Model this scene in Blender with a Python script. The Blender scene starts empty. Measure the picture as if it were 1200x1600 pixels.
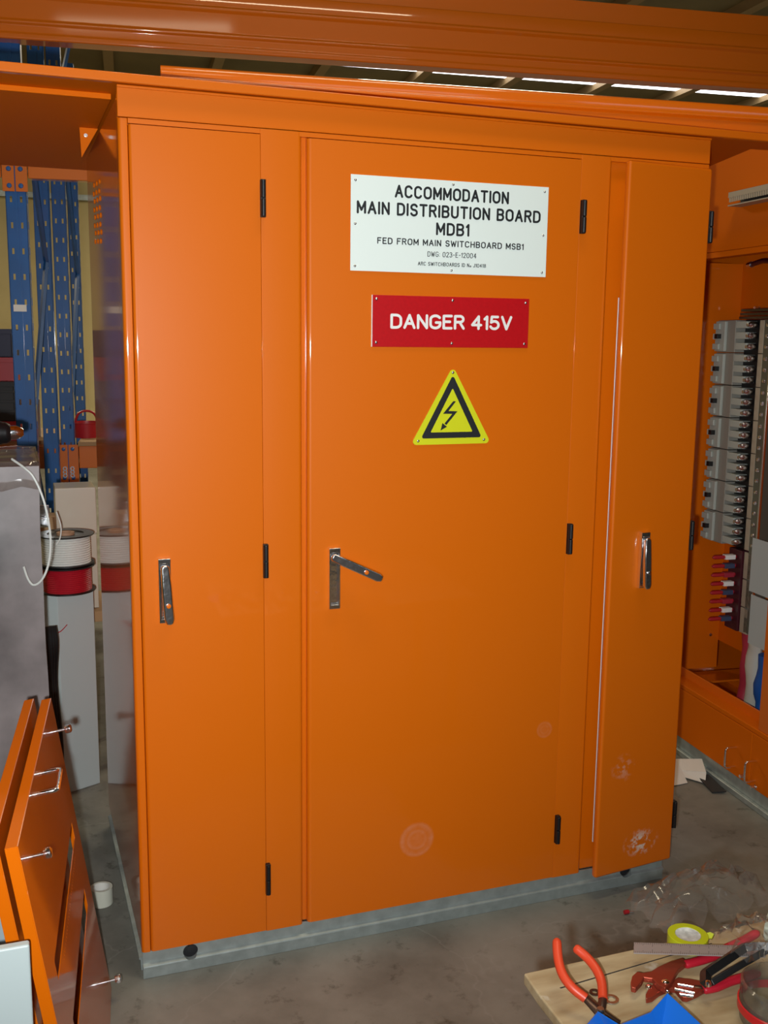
import bpy, bmesh, math, random
from mathutils import Vector, Matrix, noise
random.seed(7)
PI = math.pi
C = bpy.context.scene.collection
S = bpy.context.scene

# ------------------------------------------------------------------ camera
FPX = 1620.24
CAM = Vector((-0.2588205, -2.44788083, 1.60915827))
YAW, PITCH, ROLL = 0.3498, -0.1668, 0.0117
def cam_axes():
    cy, sy, cp, sp = math.cos(YAW), math.sin(YAW), math.cos(PITCH), math.sin(PITCH)
    fw = Vector((sy*cp, cy*cp, sp)); rt = Vector((cy, -sy, 0)); up = rt.cross(fw)
    c, s = math.cos(ROLL), math.sin(ROLL)
    return c*rt+s*up, -s*rt+c*up, fw
RT, UP, FW = cam_axes()
cd = bpy.data.cameras.new('camera'); cam = bpy.data.objects.new('camera', cd); C.objects.link(cam)
cd.sensor_fit = 'VERTICAL'; cd.sensor_height = 36; cd.lens = 36*FPX/1600
cd.clip_start = .02; cd.clip_end = 100
M = Matrix((RT, UP, -FW)).transposed().to_4x4(); M.translation = CAM
cam.matrix_world = M
S.camera = cam
def ray(px, py): return FW + RT*((px-600)/FPX) + UP*((800-py)/FPX)
def on(px, py, ax, v):
    d = ray(px, py); return CAM + d*((v-CAM[ax])/d[ax])
def YP(px, py, v=0): return on(px, py, 1, v)
def ZP(px, py, v=0): return on(px, py, 2, v)

# ------------------------------------------------------------------ light and exposure
S.view_settings.view_transform = 'Standard'; S.view_settings.look = 'None'
S.view_settings.gamma = 1; S.view_settings.use_curve_mapping = False
S.view_settings.exposure = 0.0
W = bpy.data.worlds.new('world'); S.world = W; W.use_nodes = True
W.node_tree.nodes['Background'].inputs[0].default_value = (.75, .8, 1, 1)
W.node_tree.nodes['Background'].inputs[1].default_value = 0.02
def light(name, typ, loc, power, col=(1,1,1), **k):
    l = bpy.data.lights.new(name, typ); l.energy = power; l.color = col
    for a, b in k.items(): setattr(l, a, b)
    o = bpy.data.objects.new(name, l); C.objects.link(o); o.location = loc; return o
# the camera's own flash, a hand's width left of and below the lens
FLASH = 245.0
fl = light('camera_flash', 'SPOT', CAM - RT*.05 - UP*.055, FLASH, (.95, .99, 1.0), shadow_soft_size=.018, spot_size=math.radians(102), spot_blend=1.0)
fl.rotation_euler = ray(420, 600).to_track_quat('-Z', 'Y').to_euler()
# dim unseen fluorescent fittings under the roof; one behind camera added for chrome reflections
for x, y, p in ((.9, -.75, 28), (-.5, -3.6, 8), (-2.5, 1.5, 12), (2.5, 3.2, 40), (-1.5, 6.5, 150), (3.0, 8.0, 110), (8.0, 6.0, 110)):
    light('ceiling_lamp', 'AREA', (x, y, 4.3), p, (1, .86, .6), shape='RECTANGLE', size=1.5, size_y=.3)

# ------------------------------------------------------------------ materials
def mat(name, col, rough=.5, metal=0., coat=0., coat_rough=.05, spec=.5, noise_amt=0., noise_scale=8., bump=0., bump_scale=200., trans=0., alpha=1., emit=None, estr=0., ior=1.5):
    m = bpy.data.materials.new(name); m.use_nodes = True
    nt = m.node_tree; b = nt.nodes['Principled BSDF']
    b.inputs['Base Color'].default_value = (*col, 1); b.inputs['Roughness'].default_value = rough
    b.inputs['Metallic'].default_value = metal; b.inputs['Coat Weight'].default_value = coat
    b.inputs['Coat Roughness'].default_value = coat_rough; b.inputs['Specular IOR Level'].default_value = spec
    b.inputs['Transmission Weight'].default_value = trans; b.inputs['Alpha'].default_value = alpha; b.inputs['IOR'].default_value = ior
    if emit:
        b.inputs['Emission Color'].default_value = (*emit, 1); b.inputs['Emission Strength'].default_value = estr
    tc = None
    if noise_amt or bump: tc = nt.nodes.new('ShaderNodeTexCoord')
    if noise_amt:
        n = nt.nodes.new('ShaderNodeTexNoise'); n.inputs['Scale'].default_value = noise_scale; n.inputs['Detail'].default_value = 6
        nt.links.new(tc.outputs['Object'], n.inputs['Vector'])
        r = nt.nodes.new('ShaderNodeMapRange'); r.inputs[1].default_value = .3; r.inputs[2].default_value = .7
        r.inputs[3].default_value = 1-noise_amt; r.inputs[4].default_value = 1+noise_amt
        nt.links.new(n.outputs['Fac'], r.inputs[0])
        v = nt.nodes.new('ShaderNodeVectorMath'); v.operation = 'SCALE'; v.inputs[0].default_value = col
        nt.links.new(r.outputs[0], v.inputs['Scale']); nt.links.new(v.outputs[0], b.inputs['Base Color'])
    if bump:
        n2 = nt.nodes.new('ShaderNodeTexNoise'); n2.inputs['Scale'].default_value = bump_scale; n2.inputs['Detail'].default_value = 2
        nt.links.new(tc.outputs['Object'], n2.inputs['Vector'])
        bp = nt.nodes.new('ShaderNodeBump'); bp.inputs['Strength'].default_value = bump; bp.inputs['Distance'].default_value = .001
        nt.links.new(n2.outputs['Fac'], bp.inputs['Height']); nt.links.new(bp.outputs[0], b.inputs['Normal'])
    return m
ORG = (.69, .140, .0012)
m_orange = mat('orange_paint', ORG, .45, coat=.8, coat_rough=.045, spec=.2, bump=.03, bump_scale=260)
m_orange_gloss = mat('orange_gloss_paint', ORG, .4, coat=1, coat_rough=.08, spec=.25)
m_soffit = mat('orange_satin_paint', ORG, .55, coat=0, spec=.06)
m_rack_orange = mat('rack_orange_paint', (.62, .14, .003), .4, coat=1, coat_rough=.06, spec=.25)
m_blue = mat('rack_blue_paint', (.004, .085, .30), .4, coat=.5, coat_rough=.1, spec=.3, noise_amt=.2, noise_scale=5)
m_galv = mat('galvanised_steel', (.42, .475, .465), .45, metal=.6, noise_amt=.14, noise_scale=30)
m_chrome = mat("chrome", (.92, .93, .96), .14, metal=1, bump=.6, bump_scale=70)
m_steel = mat('brushed_steel', (.5, .47, .46), .34, metal=1, noise_amt=.15, noise_scale=60)
m_zinc = mat('zinc_plate', (.75, .75, .78), .2, metal=1)
m_black = mat('black_plastic', (.008, .008, .009), .38)
m_dark = mat('dark_rubber', (.02, .02, .022), .6)
m_white = mat('white_plate', (.80, .88, .84), .4)
m_ink = mat('black_ink', (.012, .014, .016), .5)
m_red = mat('red_plate', (.50, .004, .008), .35, noise_amt=.06, noise_scale=120)
m_letter_white = mat('white_letter', (.85, .85, .82), .45)
m_yellow = mat('warning_yellow', (.66, .68, .012), .4)
m_greypaint = mat('grey_white_paint', (.47, .54, .54), .35, coat=.3)
m_cream_box = mat('cream_enclosure_paint', (.55, .50, .40), .3, coat=.4)
m_beige = mat('beige_plastic', (.42, .36, .26), .5)
m_breaker = mat('grey_breaker_plastic', (.30, .29, .25), .5)
m_breaker_l = mat('pale_breaker_plastic', (.42, .46, .42), .45)
m_redwire = mat('red_wire_insulation', (.42, .008, .02), .4)
m_whitewire = mat('white_wire_insulation', (.68, .70, .66), .4)
m_redpl = mat('red_plastic', (.42, .012, .02), .4)
m_bluepl = mat('blue_plastic', (.006, .14, .62), .35, coat=.3)
m_bluetape = mat('blue_sleeve', (.01, .10, .42), .5)
m_redtape = mat('red_sleeve', (.40, .025, .05), .5)
m_whitetape = mat('white_sleeve', (.58, .58, .50), .5)
m_orangegrip = mat('orange_red_grip', (.62, .055, .018), .42)
m_redgrip = mat('red_grip', (.50, .012, .03), .38)
m_toolsteel = mat('dark_tool_steel', (.11, .065, .05), .35, metal=.8)
m_redtool = mat('red_brown_tool_steel', (.38, .07, .04), .32, metal=.65)
m_greentape = mat('yellow_green_tape', (.46, .50, .012), .35)
m_paper = mat('white_paper', (.74, .72, .66), .7)
m_masking = mat('cream_masking_tape', (.62, .62, .52), .6)
m_card = mat('brown_cardboard', (.36, .22, .10), .7)
m_navy = mat('navy_plastic', (.012, .013, .05), .5)
m_copper = mat('wood_hub', (.42, .24, .14), .6)
m_brass = mat('busbar_metal', (.17, .13, .08), .35, metal=.8)
m_cable = mat('dark_red_cable', (.06, .008, .015), .35)
m_pale_mark = mat('pale_grey_mark', (.75, .72, .72), .3)
m_screw = mat('screw_head', (.6, .6, .6), .25, metal=1)

def plastic_film(name, tint, k=.75, rough=.06):
    m = bpy.data.materials.new(name); m.use_nodes = True; nt = m.node_tree
    b = nt.nodes['Principled BSDF']; out = nt.nodes['Material Output']
    b.inputs['Base Color'].default_value = (*tint, 1); b.inputs['Roughness'].default_value = rough
    b.inputs['Specular IOR Level'].default_value = .8
    t = nt.nodes.new('ShaderNodeBsdfTransparent'); t.inputs[0].default_value = (.93, .9, .88, 1)
    mx = nt.nodes.new('ShaderNodeMixShader'); mx.inputs[0].default_value = 1-k
    nt.links.new(t.outputs[0], mx.inputs[1]); nt.links.new(b.outputs[0], mx.inputs[2]); nt.links.new(mx.outputs[0], out.inputs[0])
    return m
def clear_film(name, tint, k, rough):
    m = bpy.data.materials.new(name); m.use_nodes = True; nt = m.node_tree; out = nt.nodes['Material Output']
    nt.nodes.remove(nt.nodes['Principled BSDF'])
    t = nt.nodes.new('ShaderNodeBsdfTransparent'); t.inputs[0].default_value = (*tint, 1)
    g = nt.nodes.new('ShaderNodeBsdfGlossy'); g.inputs['Roughness'].default_value = rough
    fr = nt.nodes.new('ShaderNodeFresnel'); fr.inputs[0].default_value = 1.45
    ml = nt.nodes.new('ShaderNodeMath'); ml.operation = 'MULTIPLY_ADD'; ml.inputs[1].default_value = .45; ml.inputs[2].default_value = k
    nt.links.new(fr.outputs[0], ml.inputs[0])
    mx = nt.nodes.new('ShaderNodeMixShader'); nt.links.new(ml.outputs[0], mx.inputs[0])
    df = nt.nodes.new('ShaderNodeBsdfDiffuse'); df.inputs[0].default_value = (.75, .70, .66, 1)
    m0 = nt.nodes.new('ShaderNodeMixShader'); m0.inputs[0].default_value = .042
    nt.links.new(t.outputs[0], m0.inputs[1]); nt.links.new(df.outputs[0], m0.inputs[2])
    nt.links.new(m0.outputs[0], mx.inputs[1]); nt.links.new(g.outputs[0], mx.inputs[2]); nt.links.new(mx.outputs[0], out.inputs[0])
    return m
m_film = clear_film('clear_plastic_film', (.965, .94, .92), .02, .10)
m_tub = clear_film('clear_tub_plastic', (.86, .88, .86), .06, .1)

def wrapped_mat():
    m = mat('plastic_wrapped_grey', (.20, .172, .17), .4, coat=.5, coat_rough=.25, noise_amt=.6, noise_scale=4.5, bump=1.0, bump_scale=9)
    return m
m_wrap = wrapped_mat()

def floor_mat():
    m = bpy.data.materials.new('stained_concrete'); m.use_nodes = True; nt = m.node_tree; N = nt.nodes; Lk = nt.links
    b = N['Principled BSDF']; tc = N.new('ShaderNodeTexCoord')
    def nz(sc, det, rough=.6):
        n = N.new('ShaderNodeTexNoise'); n.inputs['Scale'].default_value = sc; n.inputs['Detail'].default_value = det; n.inputs['Roughness'].default_value = rough
        Lk.new(tc.outputs['Object'], n.inputs['Vector']); return n
    n1 = nz(3.0, 8); n2 = nz(14, 6, .7); n3 = nz(1.6, 5); n4 = nz(45, 3)
    r1 = N.new('ShaderNodeValToRGB'); e = r1.color_ramp.elements
    e[0].position = .32; e[0].color = (.125, .122, .102, 1); e[1].position = .7; e[1].color = (.265, .26, .225, 1)
    Lk.new(n1.outputs['Fac'], r1.inputs[0])
    # dark oily stains
    r2 = N.new('ShaderNodeValToRGB'); e = r2.color_ramp.elements; e[0].position = .30; e[0].color = (.42, .41, .38, 1); e[1].position = .43; e[1].color = (1, 1, 1, 1)
    Lk.new(n2.outputs['Fac'], r2.inputs[0])
    mx = N.new('ShaderNodeMix'); mx.data_type = 'RGBA'; mx.blend_type = 'MULTIPLY'; mx.inputs[0].default_value = 1
    Lk.new(r1.outputs[0], mx.inputs[6]); Lk.new(r2.outputs[0], mx.inputs[7])
    # pale worn scratches and patches
    r3 = N.new('ShaderNodeValToRGB'); e = r3.color_ramp.elements; e[0].position = .52; e[0].color = (0, 0, 0, 1); e[1].position = .72; e[1].color = (.55, .55, .55, 1)
    Lk.new(n3.outputs['Fac'], r3.inputs[0])
    mx2 = N.new('ShaderNodeMix'); mx2.data_type = 'RGBA'; Lk.new(r3.outputs[0], mx2.inputs[0]); Lk.new(mx.outputs[2], mx2.inputs[6]); mx2.inputs[7].default_value = (.285, .28, .245, 1)
    # thin wandering scratches
    v = N.new('ShaderNodeTexVoronoi'); v.feature = 'DISTANCE_TO_EDGE'; v.inputs['Scale'].default_value = 1.7
    wv = N.new('ShaderNodeVectorMath'); wv.operation = 'MULTIPLY_ADD'; wv.inputs[1].default_value = (.35, .35, .35)
    Lk.new(n3.outputs['Color'], wv.inputs[0]); Lk.new(tc.outputs['Object'], wv.inputs[2]); Lk.new(wv.outputs[0], v.inputs['Vector'])
    r4 = N.new('ShaderNodeValToRGB'); e = r4.color_ramp.elements; e[0].position = 0; e[0].color = (.5, .5, .5, 1); e[1].position = .006; e[1].color = (0, 0, 0, 1)
    Lk.new(v.outputs['Distance'], r4.inputs[0])
    sc = N.new('ShaderNodeMath'); sc.operation = 'MULTIPLY'; Lk.new(r4.outputs[0], sc.inputs[0]); Lk.new(n4.outputs['Fac'], sc.inputs[1])
    mx3 = N.new('ShaderNodeMix'); mx3.data_type = 'RGBA'; Lk.new(sc.outputs[0], mx3.inputs[0]); Lk.new(mx2.outputs[2], mx3.inputs[6]); mx3.inputs[7].default_value = (.34, .33, .30, 1)
    Lk.new(mx3.outputs[2], b.inputs['Base Color'])
    b.inputs['Roughness'].default_value = .5; b.inputs['Specular IOR Level'].default_value = .35
    bp = N.new('ShaderNodeBump'); bp.inputs['Strength'].default_value = .25; bp.inputs['Distance'].default_value = .002
    Lk.new(n4.outputs['Fac'], bp.inputs['Height']); Lk.new(bp.outputs[0], b.inputs['Normal'])
    return m
m_floor = floor_mat()

def wood_mat():
    m = bpy.data.materials.new('worn_plywood'); m.use_nodes = True; nt = m.node_tree; N = nt.nodes; Lk = nt.links
    b = N['Principled BSDF']; tc = N.new('ShaderNodeTexCoord')
    mp = N.new('ShaderNodeMapping'); mp.inputs['Scale'].default_value = (4, 14, 14); Lk.new(tc.outputs['Object'], mp.inputs[0])
    n = N.new('ShaderNodeTexNoise'); n.inputs['Scale'].default_value = 2.2; n.inputs['Detail'].default_value = 8; Lk.new(mp.outputs[0], n.inputs['Vector'])
    r = N.new('ShaderNodeValToRGB'); e = r.color_ramp.elements; e[0].position = .3; e[0].color = (.30, .20, .095, 1); e[1].position = .68; e[1].color = (.50, .40, .24, 1)
    Lk.new(n.outputs['Fac'], r.inputs[0])
    n2 = N.new('ShaderNodeTexNoise'); n2.inputs['Scale'].default_value = 17; n2.inputs['Detail'].default_value = 5; Lk.new(tc.outputs['Object'], n2.inputs['Vector'])
    r2 = N.new('ShaderNodeValToRGB'); e = r2.color_ramp.elements; e[0].position = .64; e[0].color = (0, 0, 0, 1); e[1].position = .70; e[1].color = (.8, .8, .8, 1)
    Lk.new(n2.outputs['Fac'], r2.inputs[0])
    mx = N.new('ShaderNodeMix'); mx.data_type = 'RGBA'; Lk.new(r2.outputs[0], mx.inputs[0]); Lk.new(r.outputs[0], mx.inputs[6]); mx.inputs[7].default_value = (.62, .58, .47, 1)
    Lk.new(mx.outputs[2], b.inputs['Base Color']); b.inputs['Roughness'].default_value = .6
    return m
m_ply = wood_mat()
m_wall = mat('cream_wall_paint', (.60, .49, .23), .7, noise_amt=.08, noise_scale=2)
m_roof = mat('roof_sheeting', (.16, .12, .05), .6, noise_amt=.2, noise_scale=1.5)
m_purlin = mat('roof_purlin_timber', (.30, .20, .09), .6)
m_skylight = mat('skylight_panel', (.8, .8, .8), .5, emit=(.95, .95, 1), estr=4)

m_added_glow = mat('added_glow_pane', (.6, .65, .7), .3, emit=(.75, .88, 1), estr=1.6)

def marked_orange(name, marks, patches):
    """orange paint carrying faint dust rings and scuffs at fixed places on the door"""
    m = m_orange.copy(); m.name = name; nt = m.node_tree; N = nt.nodes; Lk = nt.links; b = N['Principled BSDF']
    tc = N.new('ShaderNodeTexCoord'); acc = None
    nn = N.new('ShaderNodeTexNoise'); nn.inputs['Scale'].default_value = 70; nn.inputs['Detail'].default_value = 4; Lk.new(tc.outputs['Object'], nn.inputs['Vector'])
    def add(sock):
        nonlocal acc
        if acc is None: acc = sock; return
        a = N.new('ShaderNodeMath'); a.operation = 'MAXIMUM'; Lk.new(acc, a.inputs[0]); Lk.new(sock, a.inputs[1]); acc = a.outputs[0]
    for (p, r, k) in marks:
        d = N.new('ShaderNodeVectorMath'); d.operation = 'DISTANCE'; Lk.new(tc.outputs['Object'], d.inputs[0]); d.inputs[1].default_value = p
        rr = N.new('ShaderNodeValToRGB'); e = rr.color_ramp.elements
        e[0].position = 0; e[0].color = (.6, .6, .6, 1); e[1].position = 1; e[1].color = (0, 0, 0, 1)
        for pos, v in ((.35, .35), (.5, .8), (.62, .3), (.85, .9), (.95, .3)):
            q = e.new(pos); q.color = (v, v, v, 1)
        mr = N.new('ShaderNodeMath'); mr.operation = 'DIVIDE'; Lk.new(d.outputs['Value'], mr.inputs[0]); mr.inputs[1].default_value = r
        Lk.new(mr.outputs[0], rr.inputs[0])
        mu = N.new('ShaderNodeMath'); mu.operation = 'MULTIPLY'; Lk.new(rr.outputs[0], mu.inputs[0]); mu.inputs[1].default_value = k
        m2 = N.new('ShaderNodeMath'); m2.operation = 'MULTIPLY'; Lk.new(mu.outputs[0], m2.inputs[0]); Lk.new(nn.outputs['Fac'], m2.inputs[1])
        add(m2.outputs[0])
    for (p, sx, sz, k) in patches:
        mp = N.new('ShaderNodeMapping'); mp.vector_type = 'POINT'
        mp.inputs['Location'].default_value = (-p[0]/sx, -p[1]/.05, -p[2]/sz); mp.inputs['Scale'].default_value = (1/sx, 1/.05, 1/sz)
        Lk.new(tc.outputs['Object'], mp.inputs[0])
        ln = N.new('ShaderNodeVectorMath'); ln.operation = 'LENGTH'; Lk.new(mp.outputs[0], ln.inputs[0])
        mr = N.new('ShaderNodeMapRange'); mr.inputs[1].default_value = 0; mr.inputs[2].default_value = 1; mr.inputs[3].default_value = k*2.0; mr.inputs[4].default_value = 0
        Lk.new(ln.outputs['Value'], mr.inputs[0])
        sq = N.new('ShaderNodeMath'); sq.operation = 'MULTIPLY'; Lk.new(mr.outputs[0], sq.inputs[0])
        rp = N.new('ShaderNodeMapRange'); rp.inputs[1].default_value = .48; rp.inputs[2].default_value = .62; Lk.new(nn.outputs['Fac'], rp.inputs[0]); Lk.new(rp.outputs[0], sq.inputs[1])
        add(sq.outputs[0])
    mx = N.new('ShaderNodeMix'); mx.data_type = 'RGBA'; Lk.new(acc, mx.inputs[0]); mx.inputs[6].default_value = (*ORG, 1); mx.inputs[7].default_value = (.75, .6, .5, 1)
    Lk.new(mx.outputs[2], b.inputs['Base Color'])
    return m

# ------------------------------------------------------------------ mesh helpers
def BM(): return bmesh.new()
def box(bm, x0, x1, y0, y1, z0, z1, mtx=None):
    vs = [bm.verts.new((x, y, z)) for z in (z0, z1) for y in (y0, y1) for x in (x0, x1)]
    if mtx is not None:
        for v in vs: v.co = mtx @ v.co
    for f in ((0,2,3,1),(4,5,7,6),(0,1,5,4),(2,6,7,3),(0,4,6,2),(1,3,7,5)): bm.faces.new([vs[i] for i in f])
    return vs
def prism(bm, pts, a, b, frame=None):
    """polygon pts (2D) extruded from a to b along the third axis; frame maps (u, v, w) to 3D"""
    fr = frame or (lambda u, v, w: (u, v, w))
    lo = [bm.verts.new(fr(u, v, a)) for u, v in pts]; hi = [bm.verts.new(fr(u, v, b)) for u, v in pts]
    n = len(pts)
    bm.faces.new(lo[::-1]); bm.faces.new(hi)
    for i in range(n): bm.faces.new((lo[i], lo[(i+1) % n], hi[(i+1) % n], hi[i]))
def xz(y0=0.): return lambda u, v, w: (u, y0+w, v)
def tube(bm, pts, r, seg=10, cap=True, flat=1.0):
    pts = [Vector(p) for p in pts]; rs = r if isinstance(r, (list, tuple)) else [r]*len(pts)
    rings = []; prev = None
    for i, p in enumerate(pts):
        t = (pts[min(i+1, len(pts)-1)] - pts[max(i-1, 0)]).normalized()
        if prev is None:
            a = Vector((0, 0, 1)) if abs(t.z) < .9 else Vector((1, 0, 0))
            nrm = (a - t*a.dot(t)).normalized()
        else: nrm = (prev - t*prev.dot(t)).normalized()
        prev = nrm; bn = t.cross(nrm)
        rings.append([bm.verts.new(p + (nrm*math.cos(k*2*PI/seg)*flat + bn*math.sin(k*2*PI/seg))*rs[i]) for k in range(seg)])
    for a, b in zip(rings, rings[1:]):
        for k in range(seg): bm.faces.new((a[k], a[(k+1) % seg], b[(k+1) % seg], b[k]))
    if cap: bm.faces.new(rings[0][::-1]); bm.faces.new(rings[-1])
def smooth_path(pts, n=6):
    pts = [Vector(p) for p in pts]; out = []
    for i in range(len(pts)-1):
        p0 = pts[max(i-1, 0)]; p1 = pts[i]; p2 = pts[i+1]; p3 = pts[min(i+2, len(pts)-1)]
        for k in range(n):
            t = k/n
            out.append(.5*((2*p1)+(-p0+p2)*t+(2*p0-5*p1+4*p2-p3)*t*t+(-p0+3*p1-3*p2+p3)*t**3))
    out.append(pts[-1]); return out
def lathe(bm, prof, c=(0,0,0), seg=40, mtx=None):
    """profile [(r, z)] turned about the z axis; closes on itself when the ends meet"""
    rings = []
    for r, z in prof:
        if r < 1e-6: rings.append([bm.verts.new((c[0], c[1], c[2]+z))])
        else: rings.append([bm.verts.new((c[0]+r*math.cos(2*PI*k/seg), c[1]+r*math.sin(2*PI*k/seg), c[2]+z)) for k in range(seg)])
    if mtx is not None:
        for ring in rings:
            for v in ring: v.co = mtx @ v.co
    for a, b in zip(rings, rings[1:]):
        for k in range(seg):
            k2 = (k+1) % seg
            if len(a) == 1 and len(b) == 1: continue
            if len(a) == 1: bm.faces.new((a[0], b[k2], b[k]))
            elif len(b) == 1: bm.faces.new((a[k], a[k2], b[0]))
            else: bm.faces.new((a[k], a[k2], b[k2], b[k]))
def plate_holes(bm, u0, u1, v0, v1, holes, w0, w1, frame):
    """flat plate with rectangular holes [(u0,u1,v0,v1)], thickness w0..w1"""
    us = sorted({u0, u1, *[h[0] for h in holes], *[h[1] for h in holes]}); vs = sorted({v0, v1, *[h[2] for h in holes], *[h[3] for h in holes]})
    us = [u for u in us if u0 <= u <= u1]; vs = [v for v in vs if v0 <= v <= v1]
    inside = lambda i, j: any(h[0]-1e-9 <= us[i] and us[i+1] <= h[1]+1e-9 and h[2]-1e-9 <= vs[j] and vs[j+1] <= h[3]+1e-9 for h in holes)
    cache = {}
    def V(i, j, w):
        k = (i, j, w)
        if k not in cache: cache[k] = bm.verts.new(frame(us[i], vs[j], w))
        return cache[k]
    ni, nj = len(us)-1, len(vs)-1
    solid = {(i, j) for i in range(ni) for j in range(nj) if not inside(i, j)}
    for i, j in solid:
        bm.faces.new((V(i,j,w0), V(i+1,j,w0), V(i+1,j+1,w0), V(i,j+1,w0)))
        bm.faces.new((V(i,j+1,w1), V(i+1,j+1,w1), V(i+1,j,w1), V(i,j,w1)))
        for di, dj, a, b in ((-1,0,(i,j+1),(i,j)), (1,0,(i+1,j),(i+1,j+1)), (0,-1,(i,j),(i+1,j)), (0,1,(i+1,j+1),(i,j+1))):
            if (i+di, j+dj) not in solid:
                bm.faces.new((V(*a,w0), V(*a,w1), V(*b,w1), V(*b,w0)))
def obj(name, bm, m, parent=None, bevel=0., seg=3, smooth=True, loc=None):
    bmesh.ops.recalc_face_normals(bm, faces=bm.faces[:])
    me = bpy.data.meshes.new(name); bm.to_mesh(me); bm.free(); me.materials.append(m)
    if smooth:
        for p in me.polygons: p.use_smooth = True
        me.set_sharp_from_angle(angle=math.radians(38))
    o = bpy.data.objects.new(name, me); C.objects.link(o)
    if loc is not None: o.location = loc
    if parent is not None: o.parent = parent
    if bevel:
        b = o.modifiers.new('bevel', 'BEVEL'); b.width = bevel; b.segments = seg; b.limit_method = 'ANGLE'; b.angle_limit = math.radians(40); b.harden_normals = True
    return o
def bx(name, dims, m, parent=None, bevel=0., seg=3):
    bm = BM(); box(bm, *dims); return obj(name, bm, m, parent, bevel, seg)
def tag(o, label, cat, group=None):
    o['label'] = label; o['category'] = cat
    if group: o['group'] = group
    return o
def thing(name, label, cat, loc=(0,0,0), rotz=0., group=None):
    o = bpy.data.objects.new(name, None); C.objects.link(o); o.empty_display_size = .05
    o.location = loc; o.rotation_euler = (0, 0, rotz); return tag(o, label, cat, group)
def struct(name, bm, m, parent=None):
    o = obj(name, bm, m, parent)
    if parent is None: o['kind'] = 'structure'
    return o
def cut(o, cutters):
    """subtract closed bmeshes from a mesh object and bake the result"""
    for bm in cutters:
        bmesh.ops.recalc_face_normals(bm, faces=bm.faces[:])
        me = bpy.data.meshes.new('cut'); bm.to_mesh(me); bm.free()
        c = bpy.data.objects.new('cut', me); C.objects.link(c)
        md = o.modifiers.new('b', 'BOOLEAN'); md.object = c; md.operation = 'DIFFERENCE'; md.solver = 'EXACT'
        bpy.context.view_layer.update()
        ev = o.evaluated_get(bpy.context.evaluated_depsgraph_get())
        new = bpy.data.meshes.new_from_object(ev); o.modifiers.remove(md)
        o.data = new; bpy.data.objects.remove(c)

# ------------------------------------------------------------------ single-stroke engraved lettering
def arc(cx, cy, rx, ry, a0, a1, n=10):
    return [(cx+rx*math.cos(math.radians(a0+(a1-a0)*i/n)), cy+ry*math.sin(math.radians(a0+(a1-a0)*i/n))) for i in range(n+1)]
G = {
 'A': (.62, [[(0,0),(.31,1),(.62,0)], [(.11,.34),(.51,.34)]]),
 'B': (.56, [[(0,0),(0,1),(.32,1)]+arc(.32,.765,.22,.235,90,-90)+[(0,.53)], [(.32,.53)]+arc(.32,.265,.24,.265,90,-90)+[(0,0)]]),
 'C': (.60, [arc(.30,.70,.30,.30,25,180)+arc(.30,.30,.30,.30,180,335)]),
 'D': (.58, [[(0,0),(0,1),(.26,1)]+arc(.26,.68,.32,.32,90,0)+arc(.26,.32,.32,.32,0,-90)+[(0,0)]]),
 'E': (.50, [[(.50,0),(0,0),(0,1),(.50,1)], [(0,.53),(.40,.53)]]),
 'F': (.50, [[(0,0),(0,1),(.50,1)], [(0,.53),(.40,.53)]]),
 'G': (.62, [arc(.31,.70,.31,.30,28,180)+arc(.31,.30,.31,.30,180,360)+[(.62,.45),(.36,.45)]]),
 'H': (.56, [[(0,0),(0,1)], [(.56,0),(.56,1)], [(0,.53),(.56,.53)]]),
 'I': (.0, [[(0,0),(0,1)]]),
 'J': (.40, [arc(.2,.22,.2,.22,180,360)+[(.40,1)]]),
 'M': (.66, [[(0,0),(0,1),(.33,.25),(.66,1),(.66,0)]]),
 'N': (.56, [[(0,0),(0,1),(.56,0),(.56,1)]]),
 'O': (.62, [arc(.31,.70,.31,.30,0,180)+arc(.31,.30,.31,.30,180,360)+[(.62,.70)]]),
 'R': (.56, [[(0,0),(0,1),(.31,1)]+arc(.31,.755,.23,.245,90,-90)+[(0,.51)], [(.30,.51),(.56,0)]]),
 'S': (.54, [arc(.27,.755,.26,.245,20,270,14)+arc(.27,.255,.27,.255,90,-160,14)]),
 'T': (.58, [[(0,1),(.58,1)], [(.29,1),(.29,0)]]),
 'U': (.56, [[(0,1)]+arc(.28,.28,.28,.28,180,360)+[(.56,1)]]),
 'V': (.60, [[(0,1),(.30,0),(.60,1)]]),
 'W': (.80, [[(0,1),(.2,0),(.4,.85),(.6,0),(.8,1)]]),
 'o': (.36, [arc(.18,.20,.18,.20,0,360,16)]),
 '0': (.58, [arc(.29,.71,.29,.29,0,180)+arc(.29,.29,.29,.29,180,360)+[(.58,.71)]]),
 '1': (.16, [[(0,.80),(.16,1),(.16,0)]]),
 '2': (.54, [arc(.27,.73,.27,.27,170,-25)+[(0,0),(.54,0)]]),
 '3': (.54, [arc(.26,.765,.25,.235,160,-90)+arc(.26,.265,.28,.265,90,-160)]),
 '4': (.58, [[(.42,0),(.42,1),(0,.30),(.58,.30)]]),
 '5': (.54, [[(.48,1),(.08,1),(.04,.54)]+arc(.26,.32,.28,.32,125,-155,14)]),
 '8': (.54, [arc(.27,.765,.24,.235,-90,270,18), arc(.27,.265,.27,.265,90,450,18)]),
 '-': (.34, [[(0,.48),(.34,.48)]]),
 ':': (.0, [[(0,.12),(0,.13)], [(0,.62),(0,.63)]]),
}
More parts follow.
